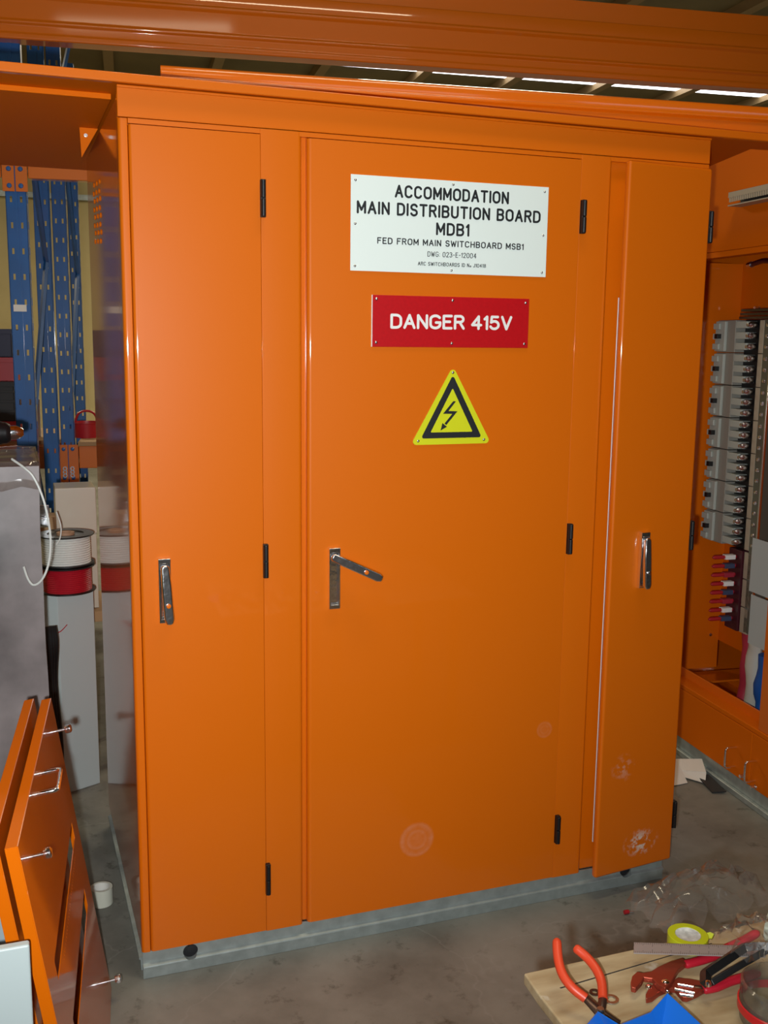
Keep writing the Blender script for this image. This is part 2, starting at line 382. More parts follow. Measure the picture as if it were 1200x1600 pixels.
def lettering(name, text, x0, x1, z0, z1, y, stroke, m, parent, gap=.33, space=.52):
    tot = 0; pos = []
    for i, ch in enumerate(text):
        if ch == ' ': tot += space; continue
        pos.append((ch, tot)); tot += G[ch][0]+gap
    tot -= gap; kx = (x1-x0)/tot; kz = z1-z0; r = stroke/2
    bm = BM(); th = .0006; cnt = 0
    for ch, p in pos:
        for line in G[ch][1]:
            pts = [Vector((x0+(p+u)*kx, 0, z0+v*kz)) for u, v in line]
            for a, b in zip(pts, pts[1:]):
                d = b-a
                if d.length < 1e-7: d = Vector((0, 0, 1))
                ang = math.atan2(d.z, d.x); poly = []
                for k in range(7): t = ang+PI/2+PI*k/6; poly.append((a.x+r*math.cos(t), a.z+r*math.sin(t)))
                for k in range(7): t = ang-PI/2+PI*k/6; poly.append((b.x+r*math.cos(t), b.z+r*math.sin(t)))
                cnt += 1; prism(bm, poly, -th-(cnt % 9)*5e-5, th, xz(y))
    return obj(name, bm, m, parent, smooth=False)

# ================================================================== THE SETTING
bm = BM(); box(bm, -6, 14, -5, 13, -.1, 0); struct('floor', bm, m_floor)
bm = BM(); box(bm, -6, 14, 12.6, 12.8, 0, 4.9); struct('wall_back', bm, m_wall)
bm = BM(); box(bm, -6.2, -6, -5, 12.8, 0, 4.9); struct('wall_left', bm, m_wall)
bm = BM(); box(bm, 14, 14.2, -5, 12.8, 0, 4.9); struct('wall_right', bm, m_wall)
bm = BM(); box(bm, -6, 14, -5.2, -5, 0, 4.9); struct('wall_front', bm, mat('blue_grey_wall', (.16, .19, .26), .6))
# roof sheeting on purlins that run a few degrees off the cabinet's own line
RA = math.radians(-6.2); RC0 = Vector((6.7, 8.97, 0))
RM = Matrix.Translation(RC0) @ Matrix.Rotation(RA, 4, 'Z')
bm = BM(); box(bm, -6.2, 14.2, -5.2, 12.8, 4.72, 4.78); roof = struct('ceiling', bm, m_roof)
bay_edges = [-4.6, -3.42, -2.24, -1.14, 0.0, 1.12, 2.30, 3.5, 4.6]
for x in bay_edges + [-5.8, -7.0, -8.2, -9.4, -10.6]:
    bm = BM(); box(bm, x-.055, x+.055, -13.2 if x < 3 else -9, 3.0, 4.62, 4.719, RM); struct('trim_1', bm, m_purlin)
for i, x in enumerate((-3.6, -1.2, 1.2, 3.6)):
    bm = BM(); box(bm, x-.8, x+.8, -4.999, -4.985, 3.6, 4.2); struct('bright_pane_%d' % (11+i), bm, m_added_glow)  # added unseen panes behind the camera, glowing for chrome and beams to reflect
# conduit along the back wall
bm = BM(); tube(bm, [(-6, 12.55, 3.72), (14, 12.55, 3.72)], .05, 10); box(bm, -6, 14, 12.5, 12.6, 3.38, 3.45); struct('trim_2', bm, m_galv)

# ================================================================== MAIN CABINET
Wd, Hh, Dp = 1.558, 2.15, .887
cab = thing('switchboard_cabinet', 'tall orange three-door distribution board cabinet on a galvanised base, carrying three signs', 'electrical cabinet')
bm = BM(); box(bm, 0, Wd, .012, Dp, .0735, 2.128); obj('carcass', bm, m_orange_gloss, cab, .005)
# front frame strips
def strip(name, x0, x1, z0, z1, y0=0., y1=.014, rl=.0015, rr=.0015, m=None):
    """folded sheet strip: front corners rolled to radius rl on the left, rr on the right"""
    pts = [(x0, y1)] + [(x0+rl-rl*math.cos(t*PI/16), y0+rl-rl*math.sin(t*PI/16)) for t in range(9)] + [(x1-rr+rr*math.sin(t*PI/16), y0+rr-rr*math.cos(t*PI/16)) for t in range(9)] + [(x1, y1)]
    bm = BM(); prism(bm, pts, z0, z1, lambda u, v, w: (u, v, w)); return obj(name, bm, m or m_orange, cab)
strip('frame_stile', 0, .0210, .0735, 2.079, rl=.009)
strip('frame_stile', .3195, .4185, .0735, 2.079, -.004, .014, .001, .010)
strip('frame_stile', 1.1638, 1.2560, .0735, 2.079, -.004, .014, .001, .010)
strip('frame_rail', .0215, 1.557, 2.0685, 2.079, -.003, .014)
bm = BM(); box(bm, 0, Wd, -.003, .013, 2.081, 2.143); box(bm, 0, Wd, -.007, .013, 2.1415, 2.1475); obj('header_panel', bm, m_orange, cab, .002)
# doors
strip('door', .0222, .3185, .0765, 2.066, -.006, .0135, .008, .001)
m_mdoor = marked_orange('orange_paint_marked', [((.738, 0, .262), .052, .24), ((1.118, 0, .53), .026, .16)], [((1.22, 0, .62), .02, .02, .0), ((.80, 0, 1.22), .02, .01, .0)])
strip('door', .4310, 1.1628, .0765, 2.066, -.006, .0135, .010, .001, m_mdoor)
# right-hand door stands ajar on its hinges
swing = math.atan2(.030, 1.553-1.272)
Rdoor = Matrix.Translation((1.553, -.004, 0)) @ Matrix.Rotation(swing, 4, 'Z')
m_rdoor = marked_orange('orange_paint_scuffed', [], [((-.12, 0, .155), .075, .05, .9), ((-.20, 0, .40), .05, .05, .25)])
bm = BM(); box(bm, -.281, 0, -.020, 0, .0745, 2.066); rd = obj('door', bm, m_rdoor, cab, .008); rd.matrix_local = Rdoor
bm = BM(); box(bm, -.2798, -.2782, .0005, .004, .18, 1.72); g = obj('edge_glint_strip', bm, m_pale_mark, cab, .0008); g.matrix_local = Rdoor  # pale strip painting the reflection along the ajar door's edge
# hinges
for x, y, zs in ((.3165, -.004, (1.881, 1.022, .180)), (1.1645, -.004, (1.881, 1.030, .182)), (1.5545, -.010, (1.872, 1.020, .172))):
    for z in zs:
        bm = BM(); box(bm, x, x+.0125, y-.012, y+.004, z, z+.085); tube(bm, [(x+.0063, y-.012, z+.002), (x+.0063, y-.012, z+.041)], .0058, 12); tube(bm, [(x+.0063, y-.012, z+.044), (x+.0063, y-.012, z+.083)], .0058, 12)
        obj('hinge', bm, m_black, cab, .0015)
# swing handles: escutcheon and lever
def handle(mtx, ang, lift, tilt):
    bm = BM(); prof = [(0, 0, .014, .008), (0, 0, .010, .006)]
    def ring(hx, z0, z1, y): return [bm.verts.new((sx*hx, y, z)) for sx, z in ((-1, z0), (1, z0), (1, z1), (-1, z1))]
    r = [ring(.0155, -.134, .026, 0), ring(.0155, -.134, .026, -.004), ring(.0142, -.132, .024, -.0115), ring(.0100, -.122, .012, -.0115), ring(.0085, -.118, .009, -.0035)]
    for a, b in zip(r, r[1:]):
        for k in range(4): bm.faces.new((a[k], a[(k+1) % 4], b[(k+1) % 4], b[k]))
    bm.faces.new(r[-1]); bm.faces.new(r[0][::-1])
    plate = obj('door_handle', bm, m_chrome, cab, .0015); plate.matrix_local = mtx
    bm = BM(); pts = []
    L = .135
    out = [(-.006, .009), (.006, .009), (.0105, .003), (.0118, -.045), (.0118, -L+.012), (.007, -L), (-.007, -L), (-.0118, -L+.012), (-.0118, -.045), (-.0105, .003)]
    prism(bm, out, -.024, -.010, lambda u, v, w: (u, w + lift*v*.12, v))
    lathe(bm, [(0, 0), (.009, 0), (.009, .018), (0, .018)], mtx=Matrix.Translation((0, -.022, -.002)) @ Matrix.Rotation(-PI/2, 4, 'X'), seg=20)
    lv = obj('lever', bm, m_chrome, plate, .005, 4); lv.matrix_local = Matrix.Rotation(ang, 4, 'Y') @ Matrix.Rotation(-tilt, 4, 'X')
    bm = BM(); lathe(bm, [(0, 0), (.0055, 0), (.0055, .004), (.0035, .005), (0, .005)], mtx=Matrix.Translation((0, -.0238-lift*.0105, -.088)) @ Matrix.Rotation(PI/2, 4, 'X') , seg=16)
    k = obj('lock_barrel', bm, m_orange if ang else m_chrome, plate); k.matrix_local = Matrix.Rotation(ang, 4, 'Y') @ Matrix.Rotation(-tilt, 4, 'X')  # orange on the turned levers' barrels paints a reflection
handle(Matrix.Translation((.0765, -.0062, 1.062)), math.radians(-3), 0, math.radians(5))
handle(Matrix.Translation((.4985, -.0062, 1.063)), math.radians(-64), 0, math.radians(9))
handle(Rdoor @ Matrix.Translation((-.171, -.0202, 1.062)), 0, 0, math.radians(4))
# small pale mark beside the right-hand gap
bm = BM(); prism(bm, [(1.212, .993), (1.216, .991), (1.226, 1.008), (1.222, 1.010)], -.0018, -.0005, xz(0)); obj('pale_fleck', bm, m_pale_mark, cab)
# galvanised base: upper web, bright ridge and lower lip, with lifting holes
bm = BM()
prof = [(.006, .0725), (.006, .040), (-.003, .036), (-.004, .033), (.000, .030), (.001, .001), (.011, .001), (.011, .0725)]
prism(bm, prof, .002, Wd-.012, lambda u, v, w: (w, u, v))
base = obj('base_channel', bm, m_galv, cab, 0)
cs = []
for x, z, r in ((.122, .051, .019), (1.418, .046, .019)):
    c = BM(); lathe(c, [(0, 0), (r, 0), (r, .06), (0, .06)], mtx=Matrix.Translation((x, .030, z)) @ Matrix.Rotation(PI/2, 4, 'X'), seg=28); cs.append(c)
cut(base, cs)
bm = BM()
prism(bm, prof, .04, Dp-.002, lambda u, v, w: (u, w, v)); obj('base_channel', bm, m_galv, cab)
bm = BM(); box(bm, Wd-.03, Wd-.014, .04, Dp-.002, .001, .0725); obj('base_channel', bm, m_galv, cab)
for x, z in ((.122, .051), (1.418, .046)):
    bm = BM(); lathe(bm, [(0, 0), (.0055, 0), (.0055, .008), (0, .008)], mtx=Matrix.Translation((x+.003, .0262, z+.004)) @ Matrix.Rotation(PI/2, 4, 'X'), seg=12)
    lathe(bm, [(0, 0), (.03, 0), (.03, .004), (0, .004)], mtx=Matrix.Translation((x, .030, z)) @ Matrix.Rotation(PI/2, 4, 'X'), seg=20)
    obj('hole_shade_disc', bm, m_dark, cab)  # dark discs behind the lifting holes paint the shade inside them
# pressed dimples in the left side panel
bm = BM()
for i in range(8):
    for j in range(3):
        y = .475+j*.085+(.02 if i % 2 else 0); z = 2.005-i*.0215+j*.006
        bm = BM(); lathe(bm, [(0, .004), (.006, .003), (.008, 0)], mtx=Matrix.Translation((.0003, y, z)) @ Matrix.Rotation(-PI/2, 4, 'Y'), seg=10)
        obj('side_dimple', bm, m_orange, cab)

# signs --------------------------------------------------------------
def face_pt(px, py, y): q = YP(px, py, y); return q.x, q.z
def screw(parent, x, z, y, r=.004, m=m_screw):
    bm = BM(); lathe(bm, [(0, .0022), (r*.55, .0019), (r, .0004), (r, -.001)], mtx=Matrix.Translation((x, y, z)) @ Matrix.Rotation(PI/2, 4, 'X'), seg=14)
    obj('screw', bm, m, parent)
SY = -.0061
bm = BM(); box(bm, .5375, 1.0685, SY-.0022, SY, 1.7675, 1.9915); sgn = obj('name_plate', bm, m_white, cab, .0006)
Lf = SY-.0024
def line(text, xa, xb, ya_top, ya_bot, st):
    a = face_pt(xa, ya_top, SY); b = face_pt(xa, ya_bot, SY); e = face_pt(xb, ya_bot, SY)
    lettering('lettering', text, a[0]+st/2, e[0]-st/2, b[1]+st/2, a[1]-st/2, Lf, st, m_ink, sgn)
line('ACCOMMODATION', 616.5, 794.5, 288.5, 308.8, .0052)
line('MAIN DISTRIBUTION BOARD', 557, 844, 313, 333.6, .0052)
line('MDB1', 681, 732.5, 347.6, 367.6, .0052)
line('FED FROM MAIN SWITCHBOARD MSB1', 589, 817.5, 370.6, 380.9, .0025)
line('DWG: 023-E-12004', 667.5, 743.5, 392.8, 401.0, .0014)
line('ARC SWITCHBOARDS ID No J10418', 652.5, 758.5, 408.7, 414.7, .0012)
for x, z in ((.549, 1.979), (.803, 1.983), (1.057, 1.980), (.549, 1.878), (1.057, 1.872), (.549, 1.779), (.803, 1.7765), (1.057, 1.779)): screw(sgn, x, z, SY-.0022, .0032)
bm = BM(); box(bm, .5945, 1.0235, SY-.003, SY, 1.5860, 1.7115); sgn2 = obj('danger_plate', bm, m_red, cab, .0008)
bm = BM(); box(bm, .5930, .5946, SY-.0028, SY, 1.5862, 1.7113); obj('plate_edge', bm, m_white, sgn2)
a = face_pt(609.2, 490, SY); b = face_pt(609.2, 513.6, SY); e = face_pt(798.8, 515, SY)
lettering('lettering', 'DANGER 415V', a[0]+.0035, e[0]-.0035, b[1]+.0033, a[1]-.0033, SY-.0033, .0066, m_letter_white, sgn2, gap=.24, space=.34)
for x, z in ((.605, 1.702), (.808, 1.7025), (1.013, 1.701), (.605, 1.5965), (.808, 1.596), (1.013, 1.5965)): screw(sgn2, x, z, SY-.003, .0036)
def rounded(pts, r, n=6):
    out = []; m_ = len(pts)
    for i in range(m_):
        p = Vector(pts[i]); a = (Vector(pts[i-1])-p).normalized(); b = (Vector(pts[(i+1) % m_])-p).normalized()
        half = a.angle(b)/2; dist = r/math.tan(half); c = p+(a+b).normalized()*(r/math.sin(half))
        s = p+a*dist; e2 = p+b*dist; a0 = math.atan2(s.y-c.y, s.x-c.x); a1 = math.atan2(e2.y-c.y, e2.x-c.x)
        d = (a1-a0+PI) % (2*PI)-PI
        out += [(c.x+r*math.cos(a0+d*k/n), c.y+r*math.sin(a0+d*k/n)) for k in range(n+1)]
    return out
def CRP(x, y, yy=SY): return face_pt(560+x/4.138, 440+y/4.138, yy)
tri = [(.7010, 1.3405), (.9255, 1.3405), (.8135, 1.5395)]
bm = BM(); prism(bm, rounded(tri, .009), -.002, 0, xz(SY)); sg3 = obj('warning_triangle', bm, m_yellow, cab)
tri_o = [(.7285, 1.3565), (.8985, 1.3565), (.8135, 1.5175)]; tri_i = [(.7545, 1.3715), (.8725, 1.3715), (.8135, 1.4840)]
bm = BM(); ro = rounded(tri_o, .005); ri = rounded(tri_i, .002)
vo = [[bm.verts.new((u, SY+w, v)) for u, v in ro] for w in (-.0026, -.001)]; vi = [[bm.verts.new((u, SY+w, v)) for u, v in ri] for w in (-.0026, -.001)]
n = len(ro)
for i in range(n):
    j = (i+1) % n
    bm.faces.new((vo[0][i], vo[0][j], vi[0][j], vi[0][i])); bm.faces.new((vo[0][i], vo[0][j], vo[1][j], vo[1][i])); bm.faces.new((vi[0][i], vi[0][j], vi[1][j], vi[1][i]))
obj('triangle_border', bm, m_ink, sg3, smooth=False)
bm = BM()
bolt = [CRP(612, 772), CRP(628, 774), CRP(580, 836), CRP(638, 838), CRP(566, 926), CRP(554, 918), CRP(604, 855), CRP(545, 854)]
prism(bm, bolt, -.0027, -.001, xz(SY)); prism(bm, [CRP(529, 962), CRP(541, 914), CRP(570, 938)], -.0027, -.001, xz(SY))
obj('lightning_arrow', bm, m_ink, sg3, smooth=False)
for x, z in ((.8135, 1.523), (.7215, 1.3505), (.9055, 1.3505)): screw(sg3, x, z, SY-.002, .0036, m_screw)

# ================================================================== CANOPY ROOF OVER THE CABINETS
can = thing('roof_canopy', 'wide orange sheet metal canopy lying across the cabinet top with a thin front lip', 'canopy', (0, 0, 2.15))
can.location = (0, 0, 0)
bm = BM(); prism(bm, [(-.75, -.012), (1.74, -.012), (1.86, .42), (1.86, 1.30), (-.75, 1.30)], 2.1505, 2.1645, lambda u, v, w: (u, v, w)); obj('roof_sheet', bm, m_soffit, can, .001)
bm = BM(); box(bm, -.75, 2.02, -.020, -.0005, 2.1490, 2.1695); obj('front_lip', bm, m_orange, can, .003)
bm = BM(); box(bm, -.75, -.001, .105, 1.10, 2.137, 2.1500); obj('soffit_tray', bm, m_soffit, can, .002)
# triangular lug under the soffit with its bolt
bm = BM(); prism(bm, [(-.047, 2.1368), (-.0005, 2.1368), (-.044, 2.062)], .47, .476, xz(0)); lug = obj('gusset_lug', bm, m_soffit, can)
bm = BM(); lathe(bm, [(0, .007), (.003, .007), (.003, 0), (.005, 0), (.005, -.002), (0, -.002)], mtx=Matrix.Translation((-.032, .469, 2.118)) @ Matrix.Rotation(PI/2, 4, 'X'), seg=10); obj('bolt', bm, m_steel, lug)

# long loose beam lying on the canopy
ang2 = math.atan2(.064-.261, 1.791-.133)
bt = thing('cover_channel', 'long glossy orange folded channel lying skewed on top of the canopy', 'channel', (.133, .255, 2.1697), ang2)
bm = BM(); box(bm, 0, 1.80, .001, .139, 0, .0012); obj('channel_base', bm, m_soffit, bt)
bm = BM(); prism(bm, [(0, .0013), (.14, .0013), (.14, .086), (.010, .0905), (.003, .086), (.0, .078), (.0, .062), (-.006, .058), (-.007, .052), (0, .046)], -.0, 1.80, lambda u, v, w: (w, u, v)); obj('channel_body', bm, m_orange_gloss, bt, .002)

# ================================================================== PALLET RACKING BEHIND
def upright(parent, x, y, w, d, h, hole_w, pitch, faces=True, z_start=.12):
    bm = BM(); t = .003
    holes = []
    k = 0; z = z_start
    while z < h-.08:
        for cx in (-w*.24, w*.24): holes.append((cx-hole_w/2, cx+hole_w/2, z, z+.023))
        z += pitch
    plate_holes(bm, -w/2, w/2, 0, h, holes, 0, t, lambda u, v, w_: (x+u, y+w_, v))
    # raised centre rib and folded sides
    box(bm, x-.006, x+.006, y-.004, y+.001, 0, h)
    sh = [(d*.3, d*.3+.012, z, z+.030) for z in [z_start+i*pitch for i in range(int((h-.2)/pitch))]] + [(d*.65, d*.65+.012, z, z+.030) for z in [z_start+i*pitch for i in range(int((h-.2)/pitch))]]
    for sx in (-1, 1):
        plate_holes(bm, 0, d, 0, h, sh, 0, t, lambda u, v, w_: (x+sx*(w/2-.0015)+(w_-t/2)*1, y+u, v))
    return obj('upright', bm, m_blue, parent)
def rack_frame(parent, x, w=.082, depth=.92, h=3.3, pitch=.10, hw=.0085, brace=True):
    upright(parent, x, 0, w, .05, h, hw, pitch); upright(parent, x, depth, w*.9, .05, h, hw, pitch)
    if brace:
        zs = [.35, 1.15, 1.95, 2.75, 3.2]
        for i in range(len(zs)-1):
            y0, y1 = (.06, depth) if i % 2 else (depth, .06)
            bm = BM(); a = Vector((x+.012, y0, zs[i])); b = Vector((x+.012, y1, zs[i+1])); tube(bm, [a, b], .012, 4); obj('brace', bm, m_blue, parent)
def connector(parent, x, y, z0, z1, m=m_rack_orange, w=.095):
    bm = BM(); box(bm, x-w/2, x-.002, y-.012, y-.0045, z0, z1); box(bm, x+.002, x+w/2, y-.012, y-.0045, z0, z1); c = obj('beam_connector', bm, m, parent, .0015)
    for sx in (-1, 1):
        for z in (z0+.022, z1-.022):
            bm = BM(); lathe(bm, [(0, .005), (.008, .004), (.010, 0)], mtx=Matrix.Translation((x+sx*.022, y-.012, z)) @ Matrix.Rotation(PI/2, 4, 'X'), seg=12); obj('rivet', bm, m_blue, c)
rk = thing('pallet_rack', 'blue pallet rack with orange beams behind the cabinet, nearest one at left', 'pallet rack', (-.19, 2.05, 0), math.radians(-8))
rack_frame(rk, 0.006, w=.08); rack_frame(rk, 4.62)
connector(rk, 0.006, 0, 2.16, 2.268)
bm = BM(); box(bm, .055, 4.57, -.006, .05, 2.212, 2.30); box(bm, -2.0, -.045, -.006, .05, 2.212, 2.30); obj('rack_beam', bm, m_rack_orange, rk, .004)
# upper step beam with rolled ribs
prof = [(0.02, 2.715), (-.062, 2.715), (-.066, 2.719), (-.066, 2.735), (-.060, 2.742), (-.060, 2.768), (-.068, 2.776), (-.068, 2.782), (-.060, 2.790), (-.060, 2.862), (-.068, 2.872), (-.068, 2.880), (-.060, 2.888), (-.060, 2.938), (-.056, 2.944), (-.030, 2.946), (-.030, 3.030), (.02, 3.034)]
bm = BM(); prism(bm, [(a, b) for a, b in prof], -2.4, 4.7, lambda u, v, w: (w, u, v)); obj('step_beam', bm, m_rack_orange, rk, .0025)

bm = BM(); box(bm, -.022, .028, -.0052, -.0042, 1.695, 1.722); obj('load_label', bm, m_paper, rk)
rk2 = thing('pallet_rack', 'blue pallet rack with a laden orange-beamed shelf, standing further back at left', 'pallet rack', (.029, 3.05, 0), math.radians(-8))
rack_frame(rk2, 0, w=.066, depth=.88, h=3.1, pitch=.092)
connector(rk2, 0, 0, .86, 1.052, w=.10)
bm = BM(); box(bm, .052, 2.4, -.004, .05, .93, 1.045); box(bm, -2.4, -.052, -.004, .05, .93, 1.045); box(bm, .052, 2.4, .86, .91, .93, 1.045); box(bm, -2.4, -.052, .86, .91, .93, 1.045); obj('rack_beam', bm, m_rack_orange, rk2, .004)
bm = BM(); box(bm, .05, 2.4, -.02, .93, 1.0455, 1.066); box(bm, -2.4, -.05, .08, .84, 1.0455, 1.066); obj('shelf_board', bm, m_card, rk2, .002)
for sx in (-.018, .018):
    bm = BM()
    for k in range(3): lathe(bm, [(0.006, 0), (.011, 0), (.011, .006), (.006, .006), (.006, 0)], mtx=Matrix.Translation((sx, -.0115, .895+k*.018)) @ Matrix.Rotation(PI/2, 4, 'X'), seg=12)
    obj('safety_clip', bm, m_zinc, rk2)
# goods on the far shelf
def crate(name, label, cat, c, size, m, z, lid=None, ribs=0):
    t = thing(name, label, cat, (c[0], c[1], z), math.radians(-8), 'storage crates stacked on the far shelf')
    w, d, h = size; bm = BM(); tk = .006
    box(bm, -w/2, w/2, -d/2, d/2, 0, tk)
    for a in ((-w/2, w/2, -d/2, -d/2+tk), (-w/2, w/2, d/2-tk, d/2), (-w/2, -w/2+tk, -d/2, d/2), (w/2-tk, w/2, -d/2, d/2)): box(bm, *a, 0, h)
    box(bm, -w/2-.006, w/2+.006, -d/2-.006, -d/2+.002, h-.025, h)
    for k in range(ribs): box(bm, -w/2, w/2, -d/2-.004, -d/2, h*(k+1)/(ribs+1)-.006, h*(k+1)/(ribs+1)+.006)
    obj('crate_body', bm, m, t, .001)
    if lid is not None: bm = BM(); box(bm, -w/2-.004, w/2+.004, -d/2-.004, d/2+.004, h, h+.012); obj('lid', bm, lid, t, .003)
    return t
crate('storage_crate', 'red plastic crate at shelf level, under the dark ribbed crate', 'crate', (-.36, 3.32), (.34, .3, .10), m_redpl, 1.0665)
crate('storage_crate', 'dark ribbed crate wedged between two red ones on the far shelf', 'crate', (-.36, 3.32), (.33, .3, .20), m_dark, 1.1672, ribs=3)
crate('storage_crate', 'red plastic crate above the dark ribbed crate', 'crate', (-.36, 3.32), (.36, .3, .12), m_redpl, 1.368)
crate('storage_crate', 'navy bin topmost of the stack on the far shelf', 'crate', (-.365, 3.32), (.34, .3, .14), m_navy, 1.489)
tb = thing('red_tub', 'small squat red tub on the shelf beside the dark rack post', 'tub', (.14, 3.28, 1.0663))
bm = BM(); lathe(bm, [(0, 0), (.065, 0), (.075, .075), (.079, .078), (.079, .082), (.070, .082), (.062, .006), (0, .006)], seg=28); obj('tub_body', bm, m_redpl, tb)
bm = BM(); tube(bm, smooth_path([(-.062, 0, .075), (-.04, 0, .125), (0, 0, .14), (.04, 0, .125), (.062, 0, .075)]), .006, 8); obj('tub_handle', bm, m_redpl, tb)
wb = thing('white_board_offcut', 'upright white board seen in the gap between the two nearest blue posts', 'board', (-.14, 3.35, 1.0665))
bm = BM(); box(bm, -.10, .05, 0, .012, 0, .20); obj('board_sheet', bm, m_white, wb, .001)

# ================================================================== LEFT: WRAPPED CRATE, REELS, POST, BOXES
cr = thing('wrapped_cabinet', 'grey cabinet in crinkled plastic wrap at the left edge', 'wrapped cabinet', (-.48, .45, 0))
bm = BM(); box(bm, -.40, .2945, 0, .45, .0, 1.26)
bmesh.ops.subdivide_edges(bm, edges=bm.edges[:], cuts=14, use_grid_fill=True)
for v in bm.verts:
    if v.co.z > .01:
        q = v.co*4.0; v.co.y += .010*noise.noise(q) ; v.co.x += .006*noise.noise(q+Vector((9, 2, 1)))*(1 if abs(v.co.x) > .2 else 0)
obj('cabinet_body', bm, m_wrap, cr)
bm = BM(); nx, ny = 14, 10; grid = []
for i in range(nx+1):
    row = []
    for j in range(ny+1):
        x = -.40+.70*i/nx; y = -.012+.47*j/ny
        z = 1.266+.018*abs(noise.noise(Vector((x*9, y*9, 3))))
        if j == 0: z = 1.20+.02*noise.noise(Vector((x*14, 0, 0))); y = -.014
        row.append(bm.verts.new((x, y, z)))
    grid.append(row)
for i in range(nx):
    for j in range(ny): bm.faces.new((grid[i][j], grid[i+1][j], grid[i+1][j+1], grid[i][j+1]))
o = obj('film_flap', bm, m_film, cr); sm = o.modifiers.new('s', 'SOLIDIFY'); sm.thickness = .0015
# hand tool on the wrapped cabinet
dr = thing('power_drill', 'black hand tool with a chrome nose lying on the wrapped cabinet', 'drill', (-.30, .62, 1.2855))
bm = BM(); tube(bm, smooth_path([(-.16, 0, .05), (-.08, 0, .055), (.02, 0, .05), (.05, 0, .05)]), [.034]*13+[.03, .03, .028, .026, .024, .022][:6], 14); tube(bm, [(-.11, .0, .03), (-.12, -.02, .019)], .019, 12); box(bm, -.15, -.08, -.05, .03, .0, .03); obj('tool_body', bm, m_black, dr, .002)
bm = BM(); lathe(bm, [(0, 0), (.020, 0), (.020, .016), (.014, .03), (.009, .036), (0, .036)], mtx=Matrix.Translation((.048, 0, .05)) @ Matrix.Rotation(PI/2, 4, 'Y'), seg=20); obj('chuck', bm, m_chrome, dr)
# black cable bundle hanging beside the wrapped cabinet
bm = BM()
for k in range(5):
    x0 = -.173+.008*k; tube(bm, smooth_path([(x0, 1.00+.006*k, .0), (x0+.005, 1.0, .25), (x0-.004, 1.0+.01*k, .45), (x0+.003, 1.0, .60), (x0, 1.02, .66)]), .0065, 8)
tag(obj('cable_bundle', bm, m_black), 'black cable bundle standing between the wrapped cabinet and the pale grey post', 'cable')

post = thing('trunking_column', 'pale grey folded steel column standing behind the cabinet, topped by two wire reels', 'column', (-.09, 1.24, 0))
bm = BM(); prism(bm, [(-.080, -.045), (-.034, -.062), (.090, -.004), (.090, .06), (-.06, .07)], .0005, .728, lambda u, v, w: (u, v, w)); obj('column_body', bm, m_greypaint, post, .003)
bm = BM(); p = [YP(70, 985, 1.172), YP(82, 990, 1.166), YP(94, 987, 1.172), YP(105, 976, 1.176)]
tube(bm, smooth_path([(q.x+.09, q.y-1.24, q.z) for q in p]), .0018, 6); obj('wire_tail', bm, m_redwire, post)
def reel(label, wire, z, flange_r, hub=None, h=.105):
    t = thing('wire_reel', label, 'wire reel', (-.086, 1.232, z), group='wire reels on the grey column')
    bm = BM(); lathe(bm, [(.030, 0), (flange_r, 0), (flange_r, .005), (.052, .005), (.030, .005), (.030, 0)]); obj('flange', bm, m_black, t)
    bm = BM(); pr = [(.050, .0052)]
    nT = 12; hw = h-.0104
    for i in range(nT*4+1):
        zz = .0052+hw*i/(nT*4); pr.append((flange_r-.013+.0013*math.cos(i*PI/2), zz))
    pr += [(.050, h-.0052), (.050, .0052)]
    lathe(bm, pr, seg=48); obj('wire_winding', bm, wire, t)
    bm = BM(); lathe(bm, [(.030, h-.005), (flange_r, h-.005), (flange_r+.001, h-.002), (flange_r, h), (.062, h), (.058, h-.004), (.032, h-.004), (.030, h-.005)]); obj('flange', bm, m_black, t)
    bm = BM(); lathe(bm, [(.018, .001), (.030, .001), (.030, h+.004), (.018, h+.004), (.018, .001)], seg=24); obj('hub', bm, m_copper if hub else m_black, t)
    return t
r1 = reel('reel of red wire, lower of the two stacked on the pale column', m_redwire, .7285, .094, h=.092)
r2 = reel('reel of white wire stacked on top of the red reel', m_whitewire, .8252, .094, hub=True, h=.105)
# loose white wire end curling from reel
bm = BM(); pts = [(38, 731), (52, 745), (66, 775), (75, 810), (79, 845), (76, 880), (66, 905), (53, 914), (44, 905), (37, 885)]
dep = [.425, .42, .415, .41, .41, .41, .41, .415, .42, .42]
wp = []
for (px, py), d in zip(pts, dep): wp.append(YP(px, py, d))
tube(bm, smooth_path([wp[0]+Vector((-.03, .02, .022))]+wp), .0032, 8)
tag(obj('wire_loop', bm, m_whitewire), 'stiff white wire looping down beside the wrapped cabinet', 'wire')
bm = BM(); pts = [(88, 800), (95, 822), (94, 840), (88, 851)]
tube(bm, smooth_path([YP(px, py, 1.12-.004*i) for i, (px, py) in enumerate(pts)]), .0022, 6); o = obj('wire_tail', bm, m_whitewire, r2); o.matrix_parent_inverse = Matrix.Translation((.086, -1.232, -.8252))
# small cardboard box with a chrome clip on top of the white reel (left rim)
bxk = thing('parts_box', 'small open cardboard parts box with a bright metal clip beside the white reel', 'box', (-.155, 1.42, 0))
bm = BM(); box(bm, -.045, .045, -.05, .05, .0, .965); obj('box_body', bm, m_card, bxk, .002)
bm = BM(); box(bm, -.010, .022, -.056, -.051, .93, 1.01); box(bm, -.028, .024, -.060, -.051, .955, .963); obj('metal_clip', bm, m_chrome, bxk, .001)
